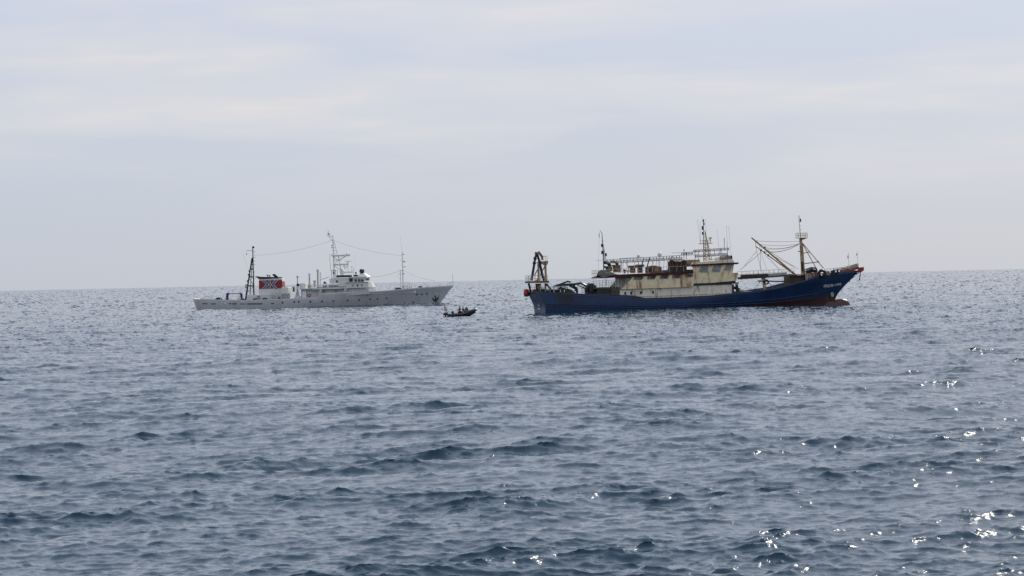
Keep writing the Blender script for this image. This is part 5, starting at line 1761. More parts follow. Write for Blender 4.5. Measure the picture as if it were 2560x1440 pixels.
mb.path([w(5, 1600, 680, -.8), w(5, 1585, 655, -.8), w(5, 1560, 635, -.8), w(5, 1525, 622, -.8)], [0.42, 0.42, 0.36, 0.2], 10)
mb.build("exhaust_pipe", P_BLACK, fn, smooth=True)
for x_ in (1440, 1475):
    mb = MB(); mb.path([w(5, x_, 680, -.5), w(5, x_ - 2, 645, -.5), w(5, x_ - 10, 632, -.5), w(5, x_ - 28, 632, -.5)], 0.13, 8); mb.build("exhaust_pipe", P_BLACK, fn, smooth=True)
mb = MB(); a_ = w(5, 1660, 680, -.5); mb.box(a_.x - .2, a_.x + .25, -.8, -.2, a_.z - .1, a_.z + .2); mb.build("vent_box", P_BLACK, fn)
# houses round the funnel
mb = MB(); a_, c_ = w(5, 1680, 985, -2.6), w(5, 1800, 852, -2.6); mb.box(a_.x, c_.x, -2.8, 2.0, a_.z - 0.6, c_.z); mb.build("engine_casing", P_WHITE, pv, bevel=0.1)
mb = MB(); a_, c_ = w(5, 1690, 1060, -3.2), w(5, 1830, 960, -3.2); mb.box(a_.x, c_.x, -3.4, -2.81, a_.z - 0.3, c_.z); mb.build("vent_housing", P_GREY, pv, bevel=0.05)
mb = MB(); a_, c_ = w(5, 1060, 1080, -3.0), w(5, 1280, 985, -3.0); mb.box(a_.x, c_.x, -3.0, 3.0, a_.z - 0.4, c_.z); mb.build("aft_house", P_WHITE, pv, bevel=0.06)
mb = MB(); a_, c_ = w(5, 1275, 1070, -2.8), w(5, 1500, 900, -2.8); mb.box(a_.x + .05, c_.x, -2.7, 2.7, a_.z - 0.4, w(5, 1400, 980, -2.8).z); mb.build("funnel_house", P_WHITE, pv)
mb = MB(); mb.rail([w(5, 1480, 1065, -3.9), w(5, 1830, 1055, -3.9)], 1.5, 0.05, 0.9, 3); mb.build("side_railing", P_GREY, pv)
mb = MB(); a_ = w(5, 1540, 1035, -3.6); mb.ring(a_, (0, 1, 0), 0.45, 0.07, 14, 6); mb.build("hose_reel", P_GREY, pv)
mb = MB(); c_ = w(5, 1385, 1068, -3.6); mb.ball(c_, 0.55, 10, 1.4, 0.8, 0.8); mb.build("boat_cover", P_NAVY, pv, smooth=True)
mb = MB(); a_, c_ = w(5, 1172, 1078, -4.0), w(5, 1235, 1050, -4.0); mb.box(a_.x, c_.x, -4.2, -3.4, a_.z - .3, c_.z); mb.build("blue_locker", P_NAVY, pv)
mb = MB(); c_ = w(5, 1640, 1040, -3.5); mb.box(c_.x - .25, c_.x + .25, -3.7, -3.3, c_.z - .6, c_.z + .35); mb.build("winch_control_box", P_BLACK, pv)
# ---- blue stern gantry
mb = MB()
mb.path([w(5, 710, 1085, -3.4), w(5, 705, 1010, -3.4), w(5, 710, 975, -3.4), w(5, 740, 965, -3.4)], 0.36, 8)
mb.path([w(5, 935, 965, -3.4), w(5, 962, 975, -3.4), w(5, 965, 1005, -3.4)], 0.3, 8)
mb.path([w(5, 935, 965, 3), w(5, 962, 975, 3), w(5, 965, 1075, 3)], 0.3, 8)
sgp = mb.build("stern_gantry", P_NAVY, pv, smooth='auto')
mb = MB(); mb.flat(w(5, 740, 967, -3.4), w(5, 940, 964, -3.4), 0.3, 0.32); mb.build("cross_beam", P_GREY, sgp)
mb = MB(); mb.bar(w(5, 885, 1060, -3.2), w(5, 970, 985, -3.2), 0.12, 6); mb.build("crane_arm", P_GREY, sgp)
mb = MB(); c_ = w(5, 550, 1085, -2.5); mb.lathe((c_.x, -3.2, c_.z), (0, 1, 0), [(0.75, 0), (0.75, 0.12), (0.5, 0.14), (0.5, 2.2), (0.75, 2.22), (0.75, 2.34)], 18); mb.build("net_drum", P_BLACK, pv)
mb = MB(); c_ = w(5, 980, 1070, -3.3); mb.ball(c_, 0.5, 10, 1.5, 0.8, 0.75); mb.build("tender_cover", P_NAVY, pv, smooth=True)
mb = MB(); c_ = w(5, 930, 1060, -3.4); mb.ball(c_, 0.35, 10, 1.6, 0.8, 0.8); mb.build("white_float", P_WHITE, pv, smooth=True)
mb = MB(); mb.bar(w(5, 105, 1065, 0), w(5, 105, 960, 0), 0.05, 6); mb.ball(w(5, 105, 985, 0), 0.18, 8); mb.build("stern_light_staff", P_WHITE, pv)
mb = MB()
for yy in (1070, 1105, 1165, 1215):
    mb.flat(w(5, 88 + (yy - 1060) * 0.2, yy, -3.6), w(5, 140 + (yy - 1060) * 0.2, yy, -3.9), 0.25, 0.1)
build_each(mb, "stern_fender_rail", P_WHITE, pv)
# ---- aft lattice mast
mb = MB(); Y = -0.6
mb.bar(w(5, 1186, 1010, Y), w(5, 1165, 130, Y), 0.19, 8, 0.12)
mb.bar(w(5, 1036, 1085, Y), w(5, 1150, 330, Y), 0.25, 8, 0.15)
mb.bar(w(5, 1110, 1085, Y + 1.6), w(5, 1160, 330, Y), 0.12, 6, 0.08)
for y_, x0, x1 in ((825, 1075, 1182), (665, 1098, 1180), (522, 1122, 1176), (445, 1133, 1174), (330, 1148, 1168)):
    mb.bar(w(5, x0, y_, Y), w(5, x1, y_, Y), 0.17 if y_ != 445 else 0.08, 6)
mb.bar(w(5, 1105, 690, Y), w(5, 1178, 815, Y), 0.08, 6); mb.bar(w(5, 1065, 945, Y), w(5, 1182, 830, Y), 0.06, 6)
for y_ in (215, 315, 380, 445, 578, 695):
    mb.bar(w(5, 1170, y_, Y), w(5, 1215, y_ - 2, Y), 0.045, 5)
mb.bar(w(5, 1055, 190, Y), w(5, 1160, 190, Y), 0.05, 5)
am = mb.build("aft_mast", P_BLACK, pv)
mb = MB(); c_ = w(5, 1175, 130, Y); mb.lathe((c_.x, Y, c_.z - .25), (0, 0, 1), [(0.2, 0), (0.32, 0.1), (0.32, 0.4), (0.2, 0.5)], 10); mb.build("mast_light", P_BLACK, am)
for x_, y_ in ((1100, 560), (1088, 625), (1068, 740), (1045, 810), (1040, 850), (1110, 640)):
    c_ = w(5, x_, y_, Y); mb = MB(); mb.lathe((c_.x, Y, c_.z - .2), (0, 0, 1), [(0.1, 0), (0.16, 0.08), (0.16, 0.36), (0.1, 0.42)], 8); mb.bar(c_, c_ + Vector((0.45, 0, 0)), 0.05, 5); mb.build("signal_light", P_BLACK, am)
mb = MB(); mb.flat(w(5, 1025, 822, Y), w(5, 1085, 820, Y), 0.8, 0.1); mb.build("light_platform", P_BLACK, am)
mb = MB(); mb.bar(w(5, 1092, 545, Y), w(5, 975, 190, Y), 0.022, 4); mb.build("whip_antenna", P_GREY, pv)
mb = MB(); c_ = w(5, 1055, 250, Y); mb.ball(c_, 0.1, 8, 1, 1, 4); mb.bar(w(5, 1055, 190, Y), c_, 0.012, 4); mb.build("hanging_signal_shape", P_GREY, pv)
# ---- central radar mast
mb = MB(); Y = -0.4
mb.bar(w(6, 818, 830, Y), w(6, 790, 170, Y), 0.20, 8, 0.10)
mb.bar(w(6, 912, 700, Y), w(6, 876, 480, Y), 0.13, 6); mb.bar(w(6, 862, 470, Y), w(6, 808, 250, Y), 0.08, 6)
for y_ in (300, 350, 400, 440):
    mb.bar(w(6, 793 + (y_ - 170) * 0.04, y_, Y), w(6, 808 + (y_ - 250) * 0.25, y_, Y), 0.05, 5)
mb.flat(w(6, 785, 480, Y), w(6, 1045, 470, Y), 1.2, 0.42); mb.flat(w(6, 800, 612, Y), w(6, 1030, 605, Y), 1.4, 0.40)
mb.bar(w(6, 985, 485, Y), w(6, 870, 545, Y), 0.11, 6); mb.bar(w(6, 1030, 610, Y), w(6, 960, 680, Y), 0.11, 6)
mb.bar(w(6, 812, 500, Y), w(6, 880, 550, Y), 0.09, 6); mb.bar(w(6, 880, 545, Y), w(6, 815, 595, Y), 0.09, 6); mb.bar(w(6, 820, 625, Y), w(6, 905, 695, Y), 0.09, 6)
mb.bar(w(6, 806, 545, Y), w(6, 930, 540, Y), 0.09, 6)
mb.bar(w(6, 775, 245, Y), w(6, 730, 180, Y), 0.08, 6); mb.bar(w(6, 740, 185, Y), w(6, 790, 180, Y), 0.07, 6); mb.bar(w(6, 732, 180, Y), w(6, 722, 95, Y), 0.07, 6)
mb.flat(w(6, 765, 243, Y), w(6, 812, 240, Y), 0.8, 0.12)
cm = mb.build("radar_mast", P_WHITE, pv)
mb = MB(); c_ = w(6, 735, 148, Y); mb.lathe((c_.x, Y, c_.z - .3), (0, 0, 1), [(0.15, 0), (0.22, 0.1), (0.22, 0.5), (0.1, 0.6)], 8)
mb.bar(w(6, 708, 130, Y), w(6, 708, 175, Y), 0.05, 5); mb.bar(w(6, 708, 175, Y), w(6, 740, 188, Y), 0.05, 5); mb.build("masthead_light", P_GREY, cm)
mb = MB()
mb.flat(w(6, 990, 466, Y), w(6, 1052, 462, Y), 0.5, 0.3); mb.ball(w(6, 1005, 445, Y), 0.25, 8); mb.build("radar_scanner", P_WHITE, cm)
mb = MB(); mb.flat(w(6, 965, 562, Y), w(6, 1072, 557, Y), 0.25, 0.14); mb.bar(w(6, 1017, 602, Y), w(6, 1018, 560, Y), 0.2, 8); mb.build("radar_scanner", P_WHITE, cm)
for x_, y_ in ((777, 322), (780, 352), (782, 470), (962, 635)):
    c_ = w(6, x_, y_, Y); mb = MB(); mb.ball(c_, 0.18, 8); mb.build("mast_light", P_GREY if x_ != 962 else P_BLACK, cm)
mb = MB(); mb.lathe((w(6, 932, 745, Y).x, Y, w(6, 932, 765, Y).z), (0, 0, 1), [(0.5, -0.6), (0.45, 0.3), (0.6, 0.5), (0.6, 1.1), (0.3, 1.5), (0.1, 1.7)], 12); mb.build("radar_pedestal", P_WHITE, cm)
mb = MB(); a_, c_ = w(6, 775, 800, -1.6), w(6, 835, 690, -1.6)
for xx in (a_.x, c_.x):
    for Y_ in (-1.8, 0.8):
        mb.bar((xx, Y_, a_.z - .6), (xx, Y_, c_.z), 0.08, 6)
mb.box(a_.x, c_.x, -1.9, 0.9, c_.z - 0.15, c_.z); mb.build("signal_platform", P_GREY, pv)
mb = MB(); a_, c_ = w(6, 792, 748, -1.9), w(6, 818, 722, -1.9); mb.box(a_.x, c_.x, -2.0, -1.92, a_.z, c_.z); fl = mb.build("signal_flag", mat("dull_red_cloth", (0.22, 0.04, 0.05), 0.8), None)
fl.matrix_world = FP.M; tag(fl, "small dull red square signal flag below the patrol ship's radar mast", "flag")
mb = MB()
mb.path([w(6, 785, 458, Y), w(6, 745, 460, Y), w(6, 745, 480, Y), w(6, 760, 700, Y)], 0.05, 5); mb.build("cable_loop", P_GREY, pv)
for x_, y0, y1 in ((1020, 655, 715), (1078, 640, 715), (1105, 680, 760)):
    c_ = w(6, x_, y0, -2.0); mb = MB(); mb.bar(w(6, x_, y1, -2.0), c_, 0.06, 6); mb.lathe((c_.x, -2.0, c_.z), (0, 0, 1), [(0.08, -0.1), (0.15, 0), (0.15, 0.12)], 8); mb.build("antenna_post", P_WHITE, pv)
mb = MB(); mb.bar(w(6, 1127, 680, -2), w(6, 1122, 460, -2), 0.018, 4); mb.build("whip_antenna", P_GREY, pv)
# ---- domes on posts
for x_, y_, r_, yb3 in ((440, 748, 0.30, 960), (565, 690, 0.34, 955)):
    c_ = w(6, x_, y_, -1.2)
    mb = MB(); mb.lathe((c_.x, -1.2, c_.z), (0, 0, 1), [(r_ * 0.6, -r_ * 2.2), (r_ * 0.95, -r_ * 1.4), (r_, 0)] + [(r_ * math.cos(a_), r_ * math.sin(a_)) for a_ in (0.4, 0.8, 1.2, 1.5)], 14)
    dm = mb.build("satellite_dome", P_WHITE, pv, smooth=True)
    mb = MB(); mb.bar((c_.x, -1.2, c_.z - r_ * 2.1), w(6, x_ + 2, yb3, -1.2), 0.2, 8, 0.26); mb.build("post", P_GREY, dm)
mb = MB()
for x_ in (598, 610):
    mb.bar(w(6, x_, 720, -1), w(6, x_, 950, -1), 0.05, 5)
for i in range(10):
    mb.bar(w(6, 598, 730 + i * 22, -1), w(6, 610, 730 + i * 22, -1), 0.04, 4)
mb.build("ladder_frame", P_GREY, pv)
mb = MB(); mb.path([w(6, 615, 835, -2), w(6, 735, 795, -2)], 0.08, 6); mb.build("boat_boom", P_GREY, pv)
mb = MB(); c_ = w(6, 518, 880, -2.0); mb.lathe((c_.x, -2, c_.z - 1.0), (0, 0, 1), [(0.28, -0.2), (0.28, 1.2), (0.4, 1.25), (0.4, 1.5), (0.2, 1.6)], 10); mb.build("ventilator", P_GREY, pv)
mb = MB(); a_, c_ = w(6, 300, 972, -2.6), w(6, 385, 888, -2.6); mb.box(a_.x, c_.x, -3.0, 0, a_.z, c_.z); mb.build("boat_deck_locker", P_WHITE, pv, bevel=0.1)
mb = MB(); c_ = w(6, 675, 885, -1.0); mb.lathe((c_.x, -1, c_.z - 0.6), (0, 0, 1), [(0.3, 0), (0.5, 0.2), (0.45, 0.7), (0.2, 1.0)], 12); mb.build("covered_compass", P_NAVY, pv, smooth=True)
# deck crane
mb = MB()
mb.bar(w(6, 232, 1105, -3.8), w(6, 262, 985, -3.8), 0.16, 8); mb.bar(w(6, 292, 1105, -3.8), w(6, 262, 985, -3.8), 0.16, 8)
mb.bar(w(6, 262, 1090, -3.0), w(6, 262, 780, -3.0), 0.16, 8)
mb.flat(w(6, 215, 1105, -3.6), w(6, 310, 1100, -3.6), 0.8, 0.3); mb.flat(w(6, 235, 800, -3), w(6, 292, 800, -3), 0.2, 0.1)
mb.rail([w(6, 215, 985, -3.2), w(6, 310, 980, -3.2)], 1.0, 0.05, 0.5, 2)
dc = mb.build("deck_crane", P_WHITE, pv)
mb = MB(); c_ = w(6, 270, 912, -3.2); mb.ball(c_, 0.42, 10); mb.ball(w(6, 262, 790, -3), 0.22, 8); mb.build("crane_motor", P_BLACK, dc)
mb = MB(); a_, c_ = w(6, 195, 1015, -3.4), w(6, 215, 945, -3.4); mb.box(a_.x, c_.x, -3.6, -3.0, a_.z, c_.z); mb.build("blue_screen", P_NAVY, pv)
# ---- fore mast and forecastle gear
mb = MB(); Y = -0.3
mb.bar(w(7, 706, 930, Y), w(7, 690, 330, Y), 0.17, 8, 0.08); mb.bar(w(7, 668, 930, Y), w(7, 660, 640, Y), 0.09, 6)
mb.flat(w(7, 650, 628, Y), w(7, 720, 626, Y), 0.9, 0.14)
for y_, x1 in ((378, 672), (430, 668), (466, 660), (545, 672), (690, 622), (765, 632), (765, 690)):
    mb.bar(w(7, 690 + (y_ - 330) * 0.03, y_, Y), w(7, x1, y_, Y), 0.045, 5)
mb.bar(w(7, 622, 650, Y), w(7, 622, 760, Y), 0.03, 4)
for x_, y_ in ((715, 360), (725, 478), (735, 565), (722, 680)):
    mb.bar(w(7, x_, y_, Y), w(7, 698, y_ + 15, Y), 0.07, 5); mb.ball(w(7, x_, y_, Y), 0.2 if y_ != 478 else 0.32, 8)
fmP = mb.build("foremast", P_WHITE, pv)
mb = MB(); mb.bar(w(7, 690, 335, Y), w(7, 650, 30, Y), 0.03, 4, 0.012); mb.build("whip_antenna", P_GREY, pv)
mb = MB(); a_, c_ = w(7, 700, 945, -1.2), w(7, 815, 875, -1.2)
for xx in np.linspace(a_.x, c_.x, 5):
    mb.bar((xx, -1.4, a_.z - .3), (xx, -1.4, c_.z), 0.1, 6); mb.bar((xx, 1.4, a_.z - .3), (xx, 1.4, c_.z), 0.1, 6)
mb.box(a_.x, c_.x, -1.5, 1.5, c_.z - 0.12, c_.z); mb.rail([(a_.x, -1.45, c_.z), (c_.x, -1.45, c_.z)], 0.8, 0.05, 0.7, 2)
mb.build("mast_platform", P_WHITE, pv)
mb = MB(); c_ = w(7, 625, 935, -1.6); mb.ball(c_, 0.6, 12, 1.6, 1.0, 0.75); mb.build("windlass_cover", P_DARKG, pv, smooth=True)
mb = MB(); c_ = w(7, 990, 905, -1.4); mb.ball(c_, 0.5, 12, 1.3, 1.0, 0.75); mb.build("winch_cover", P_DARKG, pv, smooth=True)
mb = MB(); mb.bar(w(7, 1522, 868, 0), w(7, 1516, 680, 0), 0.05, 5); mb.build("jack_staff", P_WHITE, pv)
mb = MB(); mb.rail([phull(1119, 715, -0.1), phull(1133, 713.5, -0.1)], 0.9, 0.03, 0.6, 2); mb.build("bow_railing", P_WHITE, pv)
mb = MB(); p0 = w(6, 1405, 1005, -1.2); mb.bar(p0 - Vector((0, 0, 0.4)), w(6, 1400, 955, -1.2), 0.14, 6); mb.build("fire_monitor", P_BLACK, pv)
# aerial wires between the masts
mb = MB()
wire(mb, w(5, 1180, 275, -0.5), w(6, 770, 248, -0.4), 0.035, 0.8, 24); mb.build("aerial_wire", mat("aerial_wire_grey", (0.42, 0.42, 0.43), 0.6), pv)
mb = MB(); wire(mb, w(6, 812, 248, -0.4), w(7, 672, 382, -0.3), 0.035, 0.7, 24); mb.build("aerial_wire", MATS["aerial_wire_grey"], pv)
mb = MB(); wire(mb, w(6, 1325, 792, -0.4), w(7, 655, 628, -0.3), 0.045, 0.5, 16); mb.build("aerial_wire", MATS["aerial_wire_grey"], pv)
mb = MB(); wire(mb, w(7, 720, 626, -0.3), w(7, 1240, 800, -0.1), 0.032, 0.5, 16); mb.build("aerial_wire", MATS["aerial_wire_grey"], pv)

# ---- loose things aboard: life raft canisters and lifebuoys
def canister(x0, x1, yc, label):
    a_, c_ = w(6, x0, yc, -4.0), w(6, x1, yc - 4, -4.0)
    d = (c_ - a_); L_ = d.length; d.normalize()
    r_ = 0.40
    o = empty("life_raft_canister", FP.M)
    b_ = MB(); b_.lathe(a_, d, [(0.15, 0), (r_ * 0.9, 0.05), (r_, 0.18), (r_, L_ * 0.46), (r_ * 1.05, L_ * 0.48), (r_ * 1.05, L_ * 0.52), (r_, L_ * 0.54), (r_, L_ - 0.18), (r_ * 0.9, L_ - 0.05), (0.15, L_)], 16)
    b_.build("shell", mat("canister_white", (0.74, 0.74, 0.72), 0.35, vary=0.06), o, smooth='auto')
    for t_ in (0.28, 0.72):
        p = a_ + d * (L_ * t_); b_ = MB(); b_.box(p.x - .08, p.x + .08, -4.3, -3.7, p.z - r_ - 0.25, p.z - r_ * 0.75); b_.build("cradle", P_GREY, o)
    tag(o, label, "life raft", "white life raft canisters on the patrol ship")
canister(632, 712, 920, "white life raft canister standing alone beside the patrol ship's tall dome post")
canister(722, 796, 916, "white life raft canister between the two others on the patrol ship")
canister(800, 872, 913, "white life raft canister just aft of the patrol ship's bridge")
for k, x_, y_, Yl, lb_ in ((6, 440, 937, -4.75, "orange lifebuoy ring hung on the patrol ship's upper boat deck rail"), (6, 440, 1070, -3.46, "orange lifebuoy ring on the patrol ship's lower deckhouse wall"),
                           (5, 1270, 1035, -3.2, "orange lifebuoy ring by the aft house below the patrol ship's funnel")):
    c_ = w(k, x_, y_, Yl)
    o = empty("lifebuoy", FP.M)
    b_ = MB(); b_.ring(c_, (0, 1, 0), 0.34, 0.09, 22, 8); b_.build("ring", P_ORANGE, o, smooth=True)
    for a4 in (0.8, 2.37, 3.94, 5.5):
        e = Vector((math.cos(a4), 0, math.sin(a4)))
        b_ = MB(); b_.ring(c_ + e * 0.34, Vector((-e.z, 0, e.x)), 0.094, 0.02, 10, 5); b_.build("band", P_WHITE, o)
    tag(o, lb_, "lifebuoy", "orange lifebuoys on the patrol ship")
# ------------------------------------------------------------------ the inflatable boat with two people
_w = on_water(1150, 788.5)
YAW_R = R(6)
FR = Frame(Vector((_w.x, _w.y, 0.5 * (sea_height(_w.x - 1.5, _w.y) + sea_height(_w.x + 1.0, _w.y)) - 0.09)), YAW_R, R(2.5))
def rb(x, y, Y):
    a, c, s = ZOOM[8]
    return FR.P(a + x / s, c + y / s, Y)
rib = empty("inflatable_boat", FR.M)
tag(rib, "small black rigid inflatable boat carrying two people between the two ships", "boat")
R_TUBE = mat("black_rubber_tube", (0.022, 0.023, 0.026), 0.45, vary=0.3, vscale=2.0)
R_HULL = mat("dark_grp_hull", (0.030, 0.032, 0.038), 0.35)
R_GREY = mat("grey_canvas_rib", (0.13, 0.125, 0.115), 0.8, vary=0.3)
x_st, x_bow = rb(600, 700, 0).x, rb(2190, 500, 0).x
zt = rb(1000, 740, -0.9).z
def tube_pt(t_, sd_):
    """gunwale centre line: t from the stern (0) to the bow (1)"""
    x = x_st + (x_bow - x_st - 0.2) * t_
    bow_ = sstep(0.62, 1.0, t_)
    y = sd_ * 0.92 * math.sqrt(max(0.0, 1 - (max(0, t_ - 0.60) / 0.40) ** 2.4))
    z = 0.38 + 0.05 * t_ + 0.62 * max(0, t_ - 0.45) ** 1.25 / 0.55 ** 1.25
    return Vector((x, y, z))
ts = [i / 26 for i in range(27)]
mb = MB()
pts = [tube_pt(t_, -1) for t_ in ts] + [tube_pt(t_, 1) for t_ in reversed(ts[:-1])]
mb.path(pts, [0.12] + [0.235] * (len(pts) - 2) + [0.12], 12)
tb = mb.build("buoyancy_tube", R_TUBE, rib, smooth=True)
mb = MB()
for sd_ in (-1, 1):
    mb.path([tube_pt(t_, sd_) + Vector((0, sd_ * 0.235, -0.02)) for t_ in ts[1:20]], 0.025, 5)
mb.build("rubbing_strip", R_GREY, tb)
for t_ in (0.32, 0.66):
    mb = MB(); mb.ring(tube_pt(t_, -1), (1, 0, 0.2), 0.237, 0.014, 16, 4); mb.build("tube_band", R_GREY, tb)
# V hull
vs, fs = [], []
n = 16
for i in range(n + 1):
    t_ = i / n
    p = tube_pt(min(t_, 0.985), -1)
    y = abs(p.y) * 0.86
    keel = -0.35 + 0.95 * max(0, t_ - 0.5) ** 1.8 / 0.5 ** 1.8
    vs += [(p.x, -y, p.z - 0.08), (p.x, -y * 0.9, min(p.z - 0.1, keel + 0.34)), (p.x, 0, keel), (p.x, y * 0.9, min(p.z - 0.1, keel + 0.34)), (p.x, y, p.z - 0.08)]
for i in range(n):
    for j in range(4):
        a_ = i * 5 + j; fs.append((a_, a_ + 5, a_ + 6, a_ + 1))
fs.append((0, 1, 2, 3, 4))
mb = MB(); mb.add(vs, fs); mb.build("hull", R_HULL, rib, smooth='auto')
mb = MB()
fl_ = [tube_pt(t_, -1) for t_ in ts[1:16]]
mb.hplate([(p.x, p.y * 0.9) for p in fl_] + [(p.x, -p.y * 0.9) for p in reversed(fl_)], 0.18, 0.22); mb.build("floor", R_GREY, rib)
mb = MB(); mb.box(x_st - 0.02, x_st + 0.06, -0.75, 0.75, 0.0, 0.62); mb.build("transom", R_HULL, rib)
# console and its canvas, seat
c0, c1 = rb(1540, 560, 0).x, rb(1700, 560, 0).x
ztc = rb(1600, 410, 0).z
mb = MB(); mb.prism([(c0 - .05, 0.22), (c1 + 0.1, 0.22), (c1 + 0.05, ztc - 0.25), (c1 - 0.08, ztc), (c0 + 0.12, ztc - 0.02), (c0, ztc - 0.3)], -0.36, 0.36); con = mb.build("console", R_GREY, rib, bevel=0.04)
mb = MB(); mb.prism([(c0 + 0.08, ztc + 0.001), (c1 - 0.1, ztc + 0.001), (c1 - 0.22, ztc + 0.16), (c1 - 0.25, ztc + 0.16)], -0.34, 0.34); mb.build("windscreen", mat("smoked_screen", (0.05, 0.06, 0.06), 0.15), con)
mb = MB(); mb.ring((c0 - 0.12, 0, ztc - 0.22), (1, 0, 0.5), 0.17, 0.018, 16, 5); mb.bar((c0 - .12, 0, ztc - .22), (c0 + .05, 0, ztc - .28), 0.02, 5); mb.build("steering_wheel", R_TUBE, con)
s0, s1 = rb(1150, 600, 0).x, rb(1420, 600, 0).x
zs = rb(1300, 590, 0).z
mb = MB(); mb.prism([(s0 + 0.1, 0.22), (s1, 0.22), (s1, zs), (s0, zs - 0.02)], -0.2, 0.2); st_ = mb.build("jockey_seat", R_TUBE, rib, bevel=0.05)
# roll bar arch at the stern
mb = MB()
xa1, za1 = rb(640, 700, 0).x, 0.5
top_ = rb(460, 380, 0)
for sd_ in (-1, 1):
    mb.path([(xa1, sd_ * 0.55, 0.45), rb(560, 560, 0).lerp(Vector((0, 0, 0)), 0) + Vector((0, sd_ * 0.5, 0)), Vector((top_.x, sd_ * 0.32, top_.z))], 0.035, 6)
    mb.path([(rb(500, 590, 0).x, sd_ * 0.5, 0.45), Vector((top_.x, sd_ * 0.32, top_.z))], 0.03, 6)
mb.bar((top_.x, -0.34, top_.z), (top_.x, 0.34, top_.z), 0.05, 6)
mb.bar(rb(560, 560, 0) + Vector((0, -0.5, 0)), rb(560, 560, 0) + Vector((0, 0.5, 0)), 0.03, 6)
arch = mb.build("radar_arch", mat("dark_grey_arch", (0.05, 0.045, 0.05), 0.5), rib)
mb = MB(); mb.lathe((top_.x, 0, top_.z), (0, 0, 1), [(0.06, 0), (0.08, 0.05), (0.08, 0.16), (0.03, 0.2)], 10); mb.build("stern_light", R_TUBE, arch)
# outboard engine
ox = rb(510, 700, 0).x
mb = MB(); mb.prism([(x_st - 0.04, 0.42), (x_st - 0.04, 0.84), (x_st - 0.22, 0.90), (x_st - 0.66, 0.80), (x_st - 0.78, 0.55), (x_st - 0.62, 0.38)], -0.2, 0.2); ob = mb.build("outboard_engine", mat("navy_black_cowl", (0.025, 0.028, 0.045), 0.3), rib, bevel=0.06)
mb = MB(); mb.prism([(x_st - 0.18, 0.44), (x_st - 0.42, 0.44), (x_st - 0.50, -0.45), (x_st - 0.28, -0.5)], -0.07, 0.07); mb.build("drive_leg", R_TUBE, ob)
mb = MB(); mb.prism([(x_st - 0.2, 0.12), (x_st - 0.78, 0.10), (x_st - 0.78, 0.15), (x_st - 0.2, 0.17)], -0.16, 0.16); mb.build("cavitation_plate", R_TUBE, ob)
mb = MB(); mb.path([rb(700, 690, -.2), rb(680, 620, -.2), rb(640, 590, -.2)], 0.03, 5); mb.build("grab_rail", R_GREY, rib)
# lifebuoy on the arch
c_ = rb(545, 435, -0.4)
lbo = empty("lifebuoy", FR.M)
mb = MB(); mb.ring(c_, (0.3, 1, 0), 0.165, 0.05, 20, 8); mb.build("ring", mat("faded_orange_ring", (0.42, 0.13, 0.07), 0.6), lbo, smooth=True)
mb = MB(); mb.ring(c_ + Vector((0, 0, 0.165)), (1, 0, 0), 0.053, 0.012, 10, 5); mb.build("band", M_WHITE, lbo)
tag(lbo, "faded orange lifebuoy ring on the stern arch of the inflatable boat", "lifebuoy")
# equipment box
a_, c_ = rb(835, 690, -0.3), rb(940, 590, -0.3)
bx2 = empty("equipment_box", FR.M)
mb = MB(); mb.box(a_.x, c_.x, -0.5, 0.1, 0.221, c_.z - 0.06); mb.build("body", R_TUBE, bx2, bevel=0.02)
mb = MB(); mb.box(a_.x - .02, c_.x + .02, -0.52, 0.12, c_.z - 0.059, c_.z); mb.build("lid", R_HULL, bx2)
tag(bx2, "black square equipment box on the floor of the inflatable boat", "box")

